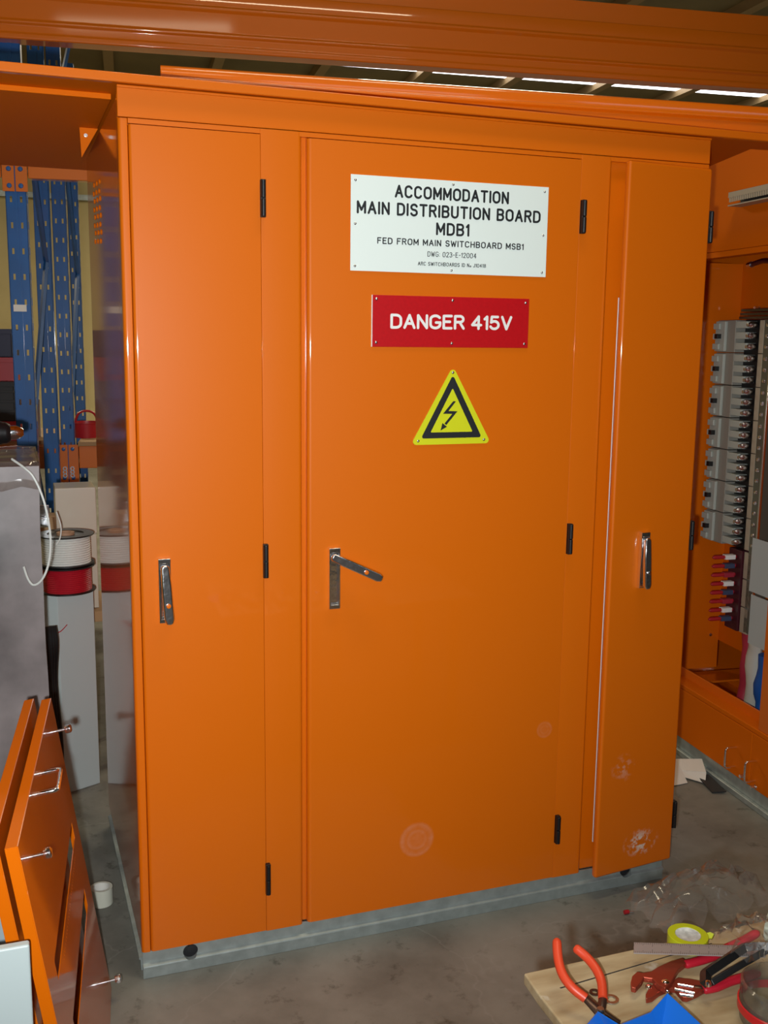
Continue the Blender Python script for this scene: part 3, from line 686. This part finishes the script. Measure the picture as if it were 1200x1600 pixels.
# pale enclosure on its timber stand
st = thing('timber_stand', 'dark brown timber stand behind the reels under the cream enclosure', 'stand', (.012, 1.56, 0))
bm = BM(); box(bm, -.11, .10, -.16, .16, .56, .60)
for sx in (-.10, .07):
    for sy in (-.15, .12): box(bm, sx, sx+.03, sy, sy+.03, 0, .56)
obj('stand_frame', bm, m_card, st, .002)
en = thing('junction_box', 'square cream junction box standing behind the white reel', 'junction box', (-.034, 1.45, .6005))
bm = BM(); box(bm, -.035, .068, 0, .16, 0, .28); box(bm, -.072, .068, -.0, .16, .28, .455); obj('box_body', bm, m_cream_box, en, .003)
bm = BM(); box(bm, -.074, .070, -.010, -.0005, .285, .457); obj('cover', bm, m_cream_box, en, .004)

# ------------------------------------------------------------------ leaning door panels
u = Vector((.11297077, .99359831, 0)); v = Vector((-.14553114, .01654669, .98921529)); nrm = u.cross(v)
B0 = Vector((-.274, -.73, .765)) - v*.77334
def panel_thing(label, off, L, H, holes, depth=.022):
    mtx = Matrix((u, v, nrm)).transposed().to_4x4(); mtx.translation = B0+off
    t = thing('leaning_panel', label, 'cover panel', group='orange panels leaning at left'); t.matrix_world = mtx
    fr = lambda a, b, w: (a, b, w)
    bm = BM(); plate_holes(bm, 0, L, 0, H, holes, -.002, 0, fr); obj('face_sheet', bm, m_orange_gloss, t)
    bm = BM()
    for a in ((0, L, H-.002, H), (0, L, 0, .002)): box(bm, a[0], a[1], a[2], a[3], -depth, -.002)
    for a in ((0, .002), (L-.002, L)): box(bm, a[0], a[1], .002, H-.002, -depth, -.002)
    box(bm, .002, .016, .002, H-.002, -depth, -depth+.002); box(bm, .002, L-.002, H-.016, H-.002, -depth, -depth+.002)
    obj('folded_rim', bm, m_soffit, t, .0008)
    return t
dots = [(.19+i*.0125, .193+i*.0125, .434, .437) for i in range(34)]
pa = panel_thing('glossy orange slotted panel leaning nearest the cabinet, with a chrome pull', Vector((0, 0, .003)), .735, .772, [(.095, .65, .455, .495), (.15, .63, .291, .335)]+dots)
def u_handle(parent, p0, p1, outv, h, r, m=m_chrome):
    p0 = Vector(p0); p1 = Vector(p1); o_ = Vector(outv).normalized()*h; k = (p1-p0).normalized()*min(.012, h*.4)
    bm = BM(); tube(bm, smooth_path([p0, p0+o_*.75, p0+o_*.95+k*.35, p0+o_+k, p1+o_-k, p1+o_*.95-k*.35, p1+o_*.75, p1], 4), r, 10); return obj('pull_handle', bm, m, parent)
u_handle(pa, (.285, .735, 0), (.385, .735, 0), (0, 0, 1), .038, .0045)
def wing_screw(parent, a, b):
    bm = BM(); tube(bm, [(a, b, -.004), (a, b, .022)], .003, 10); lathe(bm, [(0, 0), (.009, 0), (.010, .004), (.010, .012), (.006, .015), (0, .015)], c=(a, b, .020), seg=16)
    tube(bm, [(a-.012, b, .028), (a+.012, b, .028)], .0038, 8)
    obj('thumb_screw', bm, m_zinc, parent)
for a, b in ((.10, .70), (.705, .70), (.68, .055), (.06, .055)): wing_screw(pa, a, b)
pb = panel_thing('plainer orange panel tucked behind the slotted one, against the wrapped cabinet', Vector((-.0315, .055, .003))-u*.02, .70, .775, [(.1, .6, .455, .495)])
# white cover panel at the bottom-left corner
tw = thing('white_cover_panel', 'white metal cover panel with screw hole, front bottom left corner', 'cover panel', (-.37, -.80, 0))
bm = BM(); box(bm, -.10, .107, -.018, 0, .0005, .638); o = obj('cover_sheet', bm, mat('pale_blue_white_paint', (.52, .60, .60), .4), tw, .004)
c = BM(); lathe(c, [(0, 0), (.006, 0), (.006, .06), (0, .06)], mtx=Matrix.Translation((.053, .02, .624)) @ Matrix.Rotation(PI/2, 4, 'X'), seg=16); 
bm = BM(); lathe(bm, [(0, .001), (.005, .0005), (.006, -.002)], mtx=Matrix.Translation((.0505, -.0181, .618)) @ Matrix.Rotation(PI/2, 4, 'X'), seg=16); obj('screw', bm, m_dark, tw); c.free()
tg = thing('grey_cover_panel', 'blue-grey sheet panel standing behind the white one at left edge', 'cover panel', (-.42, -.52, 0))
bm = BM(); box(bm, -.12, .128, -.014, 0, .0005, .60); obj('cover_sheet', bm, mat('blue_grey_paint', (.36, .44, .48), .35, coat=.3), tg, .003)
# masking tape roll
q = ZP(159, 1411, 0)
mt = thing('masking_tape_roll', 'cream masking tape roll lying on the floor by the cabinet base', 'tape roll', (q.x, q.y, .0005))
bm = BM(); lathe(bm, [(.024, 0), (.0315, 0), (.0315, .050), (.024, .050), (.024, 0)]); obj('tape', bm, m_masking, mt, .0008)
bm = BM(); lathe(bm, [(.0222, .0005), (.0239, .0005), (.0239, .0495), (.0222, .0495), (.0222, .0005)]); obj('core', bm, m_paper, mt)

# ================================================================== RIGHT: OPEN SWITCHBOARD
rc = thing('switchboard_cabinet', 'open orange switchboard cabinet on the right, showing a bank of breakers', 'electrical cabinet', (2.14, .45, 0), math.radians(-5))
def rbx(name, d0, d1, s0, s1, z0, z1, m=m_orange, bev=.002): return bx(name, (d0, d1, s0, s1, z0, z1), m, rc, bev)
rbx('base_channel', .012, .05, -.9, 1.08, .0, .070, m_galv, .004); rbx('base_channel', -.004, .012, -.9, 1.08, .0005, .022, m_galv, .003)
rbx('header_panel', 0, .016, -.9, 1.08, 1.926, 2.36, m_soffit)
rbx('header_lip', .0, .045, -.9, 1.08, 1.905, 1.925, m_soffit)
bm = BM(); box(bm, .55, .56, -.9, 1.08, .072, 2.36); box(bm, .016, .55, 1.06, 1.08, .072, 2.36); box(bm, .016, .55, -.9, -.88, .072, 2.36); box(bm, .02, .55, -.88, 1.06, 2.34, 2.36); box(bm, .02, .55, -.88, 1.06, .072, .085); obj('shell', bm, m_orange, rc)
for s0, s1 in ((-.116, 1.08), (-.9, -.119)): rbx('lower_cover', 0, .018, s0, s1, .074, .268, m_soffit, .003)
rbx('sill', .0, .060, -.9, 1.08, .2695, .288, m_soffit, .003); rbx('sill', .058, .066, -.9, 1.08, .280, .322, m_orange, .002)
rbx('frame_post', .004, .06, -.215, -.140, .288, 1.905, m_orange, .003)
rbx('mounting_plate', .262, .268, -.3, 1.05, .40, 1.98, m_soffit, .001)
rbx('partition', .020, .262, .520, .530, .285, 1.905, m_orange, .001)
bm = BM(); lathe(bm, [(0, .004), (.006, .003), (.007, 0)], mtx=Matrix.Translation((.225, .5199, .425)) @ Matrix.Rotation(PI/2, 4, 'X'), seg=14); obj('screw', bm, m_steel, rc)
rbx('bottom_shelf', .068, .545, .400, .519, .262, .270, m_orange_gloss, .002)
rbx('gap_shade_floor', .068, .545, -.30, .398, .120, .130, m_black, .002)  # black sheet standing in for the shade in the bottom gap
rbx('gap_shade_back', .500, .545, -.30, .398, .131, .42, m_black, .002)  # black sheet at the back of the gap, painting the same shade
u_handle(rc, (0, -.030, .180), (0, -.030, .108), (-1, 0, 0), .042, .0042)
u_handle(rc, (0, -.150, .178), (0, -.150, .106), (-1, 0, 0), .042, .0042)
def knob(s, z, d=0.):
    bm = BM(); lathe(bm, [(0, .020), (.006, .020), (.007, .010), (.003, .008), (.003, 0), (.008, 0), (.008, -.001)], mtx=Matrix.Translation((d, s, z)) @ Matrix.Rotation(-PI/2, 4, 'Y'), seg=14); obj('thumb_screw', bm, m_zinc, rc)
knob(-.090, .098); knob(-.155, .085); knob(.40, 1.735, .262); 
# slotted wiring duct on the header
bm = BM(); box(bm, -.006, -.001, -.5, .160, 2.071, 2.0935); obj('duct_inside', bm, m_dark, rc)
bm = BM(); box(bm, -.052, -.001, -.5, .163, 2.094, 2.112); box(bm, -.052, -.001, -.5, .163, 2.066, 2.070)
k = -.5
while k < .16: box(bm, -.052, -.049, k, k+.0065, 2.079, 2.095); k += .0125
obj('wiring_duct', bm, m_beige, rc)
# breaker bank: seven three-pole breakers turned on their sides
z_top = 1.688; pitch = .1222
def breaker(z):
    b = bx('circuit_breaker', (.150, .245, .374, .492, z-pitch+.003, z), m_breaker, rc, .002)
    bm = BM(); box(bm, .138, .1498, .425, .488, z-pitch+.006, z-.004); 
    for k in range(3): box(bm, .130, .1378, .452+.0, .492, z-.038*k-.034, z-.038*k-.012)
    obj('moulded_cover', bm, m_breaker_l, b, .002)
    bm = BM(); box(bm, .120, .1375, .446, .466, z-pitch/2-.008, z-pitch/2+.010); obj('toggle', bm, m_black, b, .001)
    for k in range(3):
        bm = BM(); box(bm, .146, .20, .300, .366, z-.0395*k-.030, z-.0395*k-.005); obj('terminal_shroud', bm, m_breaker_l, b, .002)
    for k in range(3):
        bm = BM(); lathe(bm, [(0, .010), (.007, .008), (.009, 0), (.012, -.004), (.012, -.03), (0, -.03)], mtx=Matrix.Translation((.152, .292, z-.0395*k-.018)) @ Matrix.Rotation(-PI/2, 4, 'Y'), seg=12); obj('terminal_screw', bm, m_zinc, b)
    return b
for i in range(7): breaker(z_top-i*pitch)
rbx('insulating_strip', .190, .246, .255, .372, .83, 1.69, m_black, .001)
for i in range(7): rbx('label_strip', .176, .186, .236, .262, z_top-(i+1)*pitch+.002, z_top-i*pitch-.001, m_beige, .0008)
bm = BM(); box(bm, .176, .230, .185, .234, .52, 1.69); obj('busbar_cover', bm, mat('smoked_cover', (.10, .10, .075), .25, coat=.5), rc, .002)
for i in range(7):
    for k in range(3):
        bm = BM(); lathe(bm, [(0, .006), (.006, .005), (.008, 0)], mtx=Matrix.Translation((.1759, .214, z_top-i*pitch-.018-.0395*k)) @ Matrix.Rotation(-PI/2, 4, 'Y'), seg=10); obj('bar_screw', bm, m_chrome, rc)
rbx('steel_edge', .168, .178, .176, .184, .50, 1.69, m_zinc, .0015)
bm = BM()
for k in range(3): box(bm, .165-.01*k, .20, .02, .38-.02*k, 1.692+.013*k, 1.701+.013*k)
obj('busbar', bm, m_brass, rc, .001)
# spare ways below: red fingers standing out towards the aisle, with phase markers
rbx('insulating_block', .168, .245, .262, .345, .515, .828, m_cable, .002)
mk = (m_letter_white, mat('slate_marker', (.05, .07, .14), .5), m_redtape)
for i in range(8):
    z = .800-i*.0345
    bm = BM(); tube(bm, [(.167, .300, z), (.075, .300, z), (.068, .300, z)], [.0075, .0075, .004], 10); f = obj('busbar_finger', bm, m_redpl, rc)
    bm = BM(); box(bm, .118, .160, .288, .312, z-.0085, z+.0085); obj('phase_marker', bm, mk[i % 3], f, .001)
for z0, z1 in ((.725, .826), (.617, .721), (.515, .613)): rbx('label_strip', .176, .186, .212, .258, z0, z1, m_beige, .0008)
# phase sleeves dropping through the floor of the cabinet
def sleeve(s0, s1, m, z0, z1, d):
    bm = BM(); n = 9; prev = None
    pts = [(d+.004*math.sin(i*1.3), (s0+s1)/2+.006*math.sin(i*.9+s0*30), z1+(z0-z1)*i/n) for i in range(n+1)]
    w = abs(s1-s0)/2; tube(bm, pts, [w*(1+.10*math.sin(i*1.7+s0*50)) for i in range(n+1)], 12, flat=.7); obj('phase_sleeve', bm, m, rc)
sleeve(.262, .212, m_redtape, .20, .53, .20); sleeve(.205, .135, m_whitetape, .20, .50, .19); sleeve(.125, .045, m_bluetape, .20, .475, .18)
# pale tags hanging in front of the busbars
bm = BM(); box(bm, .142, .146, .03, .165, .70, .90); box(bm, .142, .146, .0, .150, .505, .69); obj('card_tag', bm, m_greypaint, rc)
# red control cable and thin conduits at the top
bm = BM(); tube(bm, smooth_path([(.22, .40, 1.895), (.21, .31, 1.902), (.20, .24, 1.885), (.19, .20, 1.84), (.19, .185, 1.76), (.19, .18, 1.70)]), .0095, 10); cb = obj('control_cable', bm, m_cable, rc)
bm = BM(); tube(bm, [(.225, .43, 1.893), (.22, .40, 1.895)], .012, 12); obj('cable_gland', bm, m_zinc, cb)
for s in (.222, .205, .160): bm = BM(); tube(bm, [(.22, s, 1.70), (.22, s, 1.90)], .006, 10); obj('conduit', bm, m_steel, rc)
# litter on the floor between the cabinets
def fold_paper(label, c, rot, pts, m=m_paper, name='paper_scrap', t=.0015):
    o = thing(name, label, 'scrap', c, rot); bm = BM()
    for poly in pts:
        vs = [bm.verts.new(p) for p in poly]; bm.faces.new(vs)
    s = obj('sheet', bm, m, o, smooth=False); sd = s.modifiers.new('s', 'SOLIDIFY'); sd.thickness = t; return o
q = ZP(1062, 1222, 0); a_ = ZP(1062, 1195, 0)
fold_paper('folded white card scrap on the floor between the two cabinets', (q.x, q.y, .002), 0,
  [[(-.12, -.03, 0), (.02, -.02, 0), (.07, .12, .03), (-.10, .13, .025)], [(.045, .05, .016), (.10, -.02, .03), (.14, .06, .045), (.07, .12, .03)], [(.045, .05, .016), (.10, -.02, .03), (.075, -.05, .004), (.03, .02, .006)]])
q = ZP(1067, 1170, 0)
fold_paper('tiny white paper scrap against the far cabinet base', (q.x, q.y, .002), .3, [[(-.03, -.015, 0), (.02, -.01, 0), (.025, .02, .006), (-.025, .02, .004)]])
q = ZP(1125, 1217, 0)
fold_paper('curled dark rubber strip lying against the right cabinet base', (q.x-.085, q.y-.04, .002), math.radians(-9), [[(-.015, -.06, 0), (.035, -.07, .004), (.035, .06, .012), (-.01, .07, .010)]], m_dark, 'rubber_strip', .004)
q = ZP(980, 1428, 0)
wc = thing('wire_connector', 'tiny red connector cap lying on the floor near the base channel', 'connector', (q.x, q.y, .0065))
bm = BM(); tube(bm, [(-.010, 0, 0), (.004, 0, 0)], .006, 10); obj('cap', bm, m_redpl, wc)
bm = BM(); tube(bm, [(.004, 0, 0), (.018, -.006, -.001)], .0025, 8); obj('pin', bm, m_zinc, wc)

# ================================================================== FOREGROUND WORKBENCH
BZ = .62
wbn = thing('workbench', 'worn plywood-topped bench in the bottom right corner strewn with tools', 'workbench', (.47, -1.12, 0))
bm = BM(); prism(bm, [(0, 0), (1.0, 0), (1.0, -.75), (-.01, -.75), (-.004, -.06)], BZ-.019, BZ, lambda a, b, w: (a, b, w)); obj('bench_top', bm, m_ply, wbn, .003)
bm = BM(); prism(bm, [(.035, -.052), (.335, -.028), (.335, -.0295), (.036, -.0545)], BZ-.0005, BZ+.0004, lambda a, b, w: (a, b, w)); obj('saw_kerf', bm, m_dark, wbn)
for x in (.30, .92):
    for y in (-.68, -.16): bm = BM(); box(bm, x, x+.04, y, y+.04, 0, BZ-.0195); obj('leg', bm, m_card, wbn, .002)
def BP(px, py, h=0.): return ZP(px, py, BZ+h)
# orange-handled pliers, grips hanging past the bench edge
pl = thing('pliers', 'pliers with two long orange-red grips, reaching past the bench edge at left', 'pliers')
g1 = [BP(870, 1468, .075), BP(872, 1497, .062), BP(879, 1522, .050), BP(894, 1543, .040), BP(915, 1560, .030)]
g2 = [BP(898, 1480, .060), BP(917, 1496, .052), BP(932, 1515, .044), BP(940, 1535, .036), BP(942, 1561, .028)]
for g_ in (g1, g2):
    bm = BM(); sp = smooth_path(g_); tube(bm, sp, [.0045, .0068]+[.0072]*(len(sp)-2), 14); obj('grip', bm, m_orangegrip, pl)
piv = BP(938, 1583, .022)
for g_, tip in ((g1, BP(962, 1606, .012)), (g2, BP(968, 1600, .012))):
    bm = BM(); tube(bm, [g_[-1]+(g_[-1]-piv)*.25, g_[-1], piv, tip], [.0045, .0066, .009, .005], 10, flat=.6); obj('jaw_arm', bm, m_toolsteel, pl, 0)
bm = BM(); lathe(bm, [(0, .008), (.005, .008), (.006, .004), (.006, -.006), (0, -.006)], c=(piv.x, piv.y, piv.z), seg=14); obj('pivot', bm, m_steel, pl)
# washers
def washer(px, py, ro, ri, label, m):
    q = BP(px, py); t = thing('washer', label, 'washer', (q.x, q.y, BZ+.0006), group='washers on the bench'); bm = BM(); lathe(bm, [(ri, 0), (ro, 0), (ro, .002), (ri, .002), (ri, 0)], seg=28); obj('ring', bm, m, t)
washer(955, 1563, .0115, .0065, 'flat steel washer lying just right of the orange-gripped pliers', m_steel)
washer(929, 1552, .008, .004, 'dark washer between the orange pliers grips', m_toolsteel)
# slip-joint pliers
def K(x, y, h): return BP(970+x/5.217, 1420+y/5.217, h)
sj = thing('slip_joint_pliers', 'slip-joint pliers with open brown jaws and red grips, beside the steel rule', 'pliers')
def slab(poly, h0, h1, name, m, parent, bev=.0015):
    bm = BM(); lo = [bm.verts.new(K(x, y, h0)) for x, y in poly]
    hi = [bm.verts.new(p.co+Vector((0, 0, h1-h0))) for p in lo]
    n_ = len(poly); bm.faces.new(lo[::-1]); bm.faces.new(hi)
    for i in range(n_): bm.faces.new((lo[i], lo[(i+1) % n_], hi[(i+1) % n_], hi[i]))
    return obj(name, bm, m, parent, bev)
slab([(78, 640), (90, 590), (130, 553), (178, 562), (240, 553), (300, 515), (400, 468), (500, 440), (545, 470), (470, 530), (440, 580), (410, 640), (360, 690), (300, 660), (255, 610), (185, 600), (165, 640), (120, 690), (82, 680)], .010, .019, 'upper_jaw', m_redtool, sj)
slab([(200, 735), (225, 690), (262, 650), (300, 640), (400, 640), (460, 600), (560, 610), (640, 625), (690, 640), (690, 690), (620, 730), (540, 765), (500, 760), (440, 690), (380, 690), (310, 720), (255, 765), (205, 775)], .001, .010, 'lower_jaw', m_redtool, sj)
for x0, y0, x1, y1 in ((465, 618, 590, 640), (440, 655, 600, 690), (480, 700, 590, 715)):
    bm = BM(); tube(bm, [K(x0, y0, .011), K(x1, y1, .011)], .0022, 8); obj('adjusting_groove', bm, m_chrome, sj)
for x, y, r, h in ((365, 592, .006, .0195), (228, 632, .005, .0105), (380, 665, .0035, .0112)):
    bm = BM(); p = K(x, y, h); lathe(bm, [(0, .002), (r*.7, .0015), (r, 0), (r, -.003)], c=p, seg=16); obj('rivet', bm, m_chrome, sj)
bm = BM(); sp = smooth_path([K(520, 455, .014), K(640, 425, .014), K(760, 385, .013), K(870, 320, .013), K(1000, 260, .016), K(1120, 190, .022)]); tube(bm, sp, [.0065]+[.0078]*(len(sp)-3)+[.007, .004], 14, flat=.8); obj('grip', bm, m_redgrip, sj)
bm = BM(); sp = smooth_path([K(670, 660, .008), K(770, 640, .009), K(880, 595, .010), K(1000, 560, .011), K(1130, 520, .012)]); tube(bm, sp, [.006]+[.008]*(len(sp)-3)+[.007, .004], 14, flat=.8); obj('grip', bm, m_redgrip, sj)
bm = BM(); sp = smooth_path([K(600, 650, .006), K(690, 655, .007), K(760, 640, .008)]); tube(bm, sp, .0062, 10, flat=.8); obj('handle_shank', bm, m_toolsteel, sj)
# steel rule lying over the upper grip
ru = thing('steel_rule', 'bare steel rule lying flat across the red-gripped pliers', 'ruler')
bm = BM(); P = [K(105, 368, .030), K(1180, 400, .034), K(1180, 312, .034), K(105, 280, .030)]
lo = [bm.verts.new(p) for p in P]; hi = [bm.verts.new(p+Vector((0, 0, .0016))) for p in P]
bm.faces.new(lo[::-1]); bm.faces.new(hi)
for i in range(4): bm.faces.new((lo[i], lo[(i+1) % 4], hi[(i+1) % 4], hi[i]))
obj('blade', bm, mat('dull_rule_steel', (.40, .37, .36), .42, metal=.45), ru, .0004)
bm = BM()
for i in range(70):
    t = i/70; a = P[0].lerp(P[1], t); b = P[3].lerp(P[2], t); d = (b-a); ln = .38 if i % 10 == 0 else (.28 if i % 5 == 0 else .18)
    ex = (P[1]-P[0]).normalized()*.00025; up_ = Vector((0, 0, .00165))
    for s0, s1 in ((.02, ln), (1-ln, .98)):
        bm.faces.new([bm.verts.new(x) for x in (a+d*s0-ex+up_, a+d*s0+ex+up_, a+d*s1+ex+up_, a+d*s1-ex+up_)])
obj('graduation_marks', bm, m_ink, ru, smooth=False)
# electrical tape roll
q = BP(1075, 1459, .032)
et = thing('electrical_tape_roll', 'yellow-green electrical tape roll lying on the bench behind the steel rule', 'tape roll', (q.x, q.y, BZ+.0125))
bm = BM(); lathe(bm, [(.0205, 0), (.0325, 0), (.0325, .019), (.0205, .019), (.0205, 0)], seg=48); tube(bm, [(.0315, -.004, .010), (.040, -.006, .012), (.0425, -.010, .011)], .0075, 4, flat=.9); obj('tape', bm, m_greentape, et, .0008)
bm = BM(); lathe(bm, [(0, .0165), (.015, .0165), (.0203, .0185), (.0203, .001), (0, .001)], seg=40); obj('core', bm, mat('pale_core_card', (.55, .56, .54), .5, noise_amt=.3, noise_scale=90), et)
# black bent handle
bh = thing('hacksaw_frame', 'black cranked hand-saw frame resting over the pliers grips at right', 'hand saw')
bm = BM(); pts = [K(690, 612, .030), K(690, 530, .034), K(1005, 318, .044), K(1100, 305, .048), K(1260, 310, .052)]
side = Vector((0, 0, 1))
sp = []
for a, b in zip(pts, pts[1:]): sp += [a.lerp(b, t) for t in (0, .1, .9)]
sp.append(pts[-1]); tube(bm, sp, .0085, 4, flat=1.0); obj('frame_bar', bm, m_black, bh, .0015)
bm = BM(); sp = [K(735, 605, .024), K(900, 505, .034), K(985, 455, .038), K(1180, 345, .044)]; tube(bm, sp, .007, 4, flat=1); obj('frame_bar', bm, m_black, bh, .0015)
bm = BM(); p = K(712, 605, .034); lathe(bm, [(0, .004), (.004, .003), (.005, 0), (.005, -.004)], c=p, seg=12); obj('screw', bm, m_chrome, bh)
# blue plastic parts tray with upstanding corner flaps
bt_ = thing('parts_tray', 'bright blue plastic tray with pointed flaps at the bottom edge', 'tray')
def sheet(pts, name='flap', m=m_bluepl, parent=bt_, t=.002):
    bm = BM(); bm.faces.new([bm.verts.new(p) for p in pts]); o = obj(name, bm, m, parent, smooth=False); s = o.modifiers.new('s', 'SOLIDIFY'); s.thickness = t; return o
sheet([BP(934, 1580, .055), BP(968, 1601, .040), BP(960, 1625, .003), BP(906, 1613, .008)])
sheet([BP(968, 1601, .040), BP(1017, 1581, .040), BP(1030, 1625, .003), BP(960, 1628, .003)])
sheet([BP(1017, 1581, .040), BP(1043, 1552, .055), BP(1098, 1603, .040), BP(1110, 1640, .003), BP(1030, 1625, .003)])
bm = BM(); pts = [BP(960, 1628, .0025), BP(1030, 1625, .0025), BP(1110, 1640, .0025), BP(1090, 1720, .0025), BP(930, 1720, .0025), BP(906, 1650, .0025)]
bm.faces.new([bm.verts.new(p) for p in pts]); o = obj('tray_floor', bm, m_bluepl, bt_, smooth=False); s = o.modifiers.new('s', 'SOLIDIFY'); s.thickness = .002
# clear plastic tub with red rim
q = BP(1215, 1600, .0)
tubt = thing('plastic_tub', 'clear plastic tub with a red rim band in the bottom right corner', 'tub', (q.x, q.y, BZ+.0008))
bm = BM(); lathe(bm, [(0, 0), (.048, 0), (.054, .004), (.056, .03), (.056, .062), (.052, .066), (.0505, .06), (.0535, .03), (.05, .005), (0, .003)], seg=48); obj('tub_wall', bm, m_tub, tubt)
bm = BM(); lathe(bm, [(.0565, .020), (.0585, .021), (.0585, .032), (.0565, .033), (.0565, .020)], seg=48); obj('rim_band', bm, mat('bright_red_plastic', (.62, .015, .02), .3), tubt)
# crumpled clear bags
def crumple(name, label, loc, size, amp, rot=0., seed=0, arch=.5, m=m_film):
    bm = BM(); nx, ny = 26, 18; g_ = []
    for i in range(nx+1):
        row = []
        for j in range(ny+1):
            a, b = i/nx-.5, j/ny-.5; sv = Vector((seed*7.1, seed*3.3, seed))
            edge = 1+.16*noise.noise(Vector((math.atan2(b, a)*1.3, seed, 0)))
            x, y = a*size[0]*edge, b*size[1]*edge
            ridge = abs(noise.noise(Vector((a*5, b*5, 0))+sv))*amp + abs(noise.noise(Vector((a*12, b*12, 3))+sv))*amp*.45
            z = ridge + size[2]*max(0, (1-(2*a)**2)*(1-(2*b)**2))**arch
            x += .012*noise.noise(Vector((a*7, b*7, 8))+sv); y += .012*noise.noise(Vector((a*7, b*7, 14))+sv)
            row.append(bm.verts.new((x, y, max(z, .0008))))
        g_.append(row)
    for i in range(nx):
        for j in range(ny): bm.faces.new((g_[i][j], g_[i+1][j], g_[i+1][j+1], g_[i][j+1]))
    o = obj(name, bm, m, None, smooth=True, loc=loc); o.rotation_euler = (0, 0, rot); tag(o, label, 'plastic bag', 'clear bags on the bench'); return o
q = BP(1100, 1452, 0)
crumple('plastic_bag', 'crumpled clear plastic bag lying on the back edge of the bench', (q.x+.035, q.y+.062, BZ+.001), (.25, .12, .05), .035, math.radians(8), 2)
q = BP(1190, 1560, 0)
crumple('plastic_bag', 'crumpled clear bag slumped over the red-rimmed tub', (q.x+.02, q.y+.02, BZ+.068), (.13, .11, .03), .03, 0, 5)
# small standing roll at the right edge
q = BP(1213, 1474, 0)
ro = thing('tape_roll', 'white tape roll with a pale green face standing at the right edge of the bench', 'tape roll', (q.x, q.y, BZ+.0325))
bm = BM(); lathe(bm, [(.019, -.011), (.032, -.011), (.032, .011), (.019, .011), (.019, -.011)], mtx=Matrix.Rotation(PI/2, 4, 'X') @ Matrix.Rotation(.5, 4, 'Y'), seg=40); obj('tape', bm, mat('pale_green_tape', (.62, .72, .62), .45), ro)

# skylight sheets let into the roof, one between each pair of purlins
k = 0
for xa, xb in zip(bay_edges[1:], bay_edges[2:]):
    k += 1; bm = BM(); box(bm, xa+.056, xb-.056, -1.1, 0.31, 4.690, 4.712, RM); struct('bright_pane_%d' % k, bm, m_skylight)
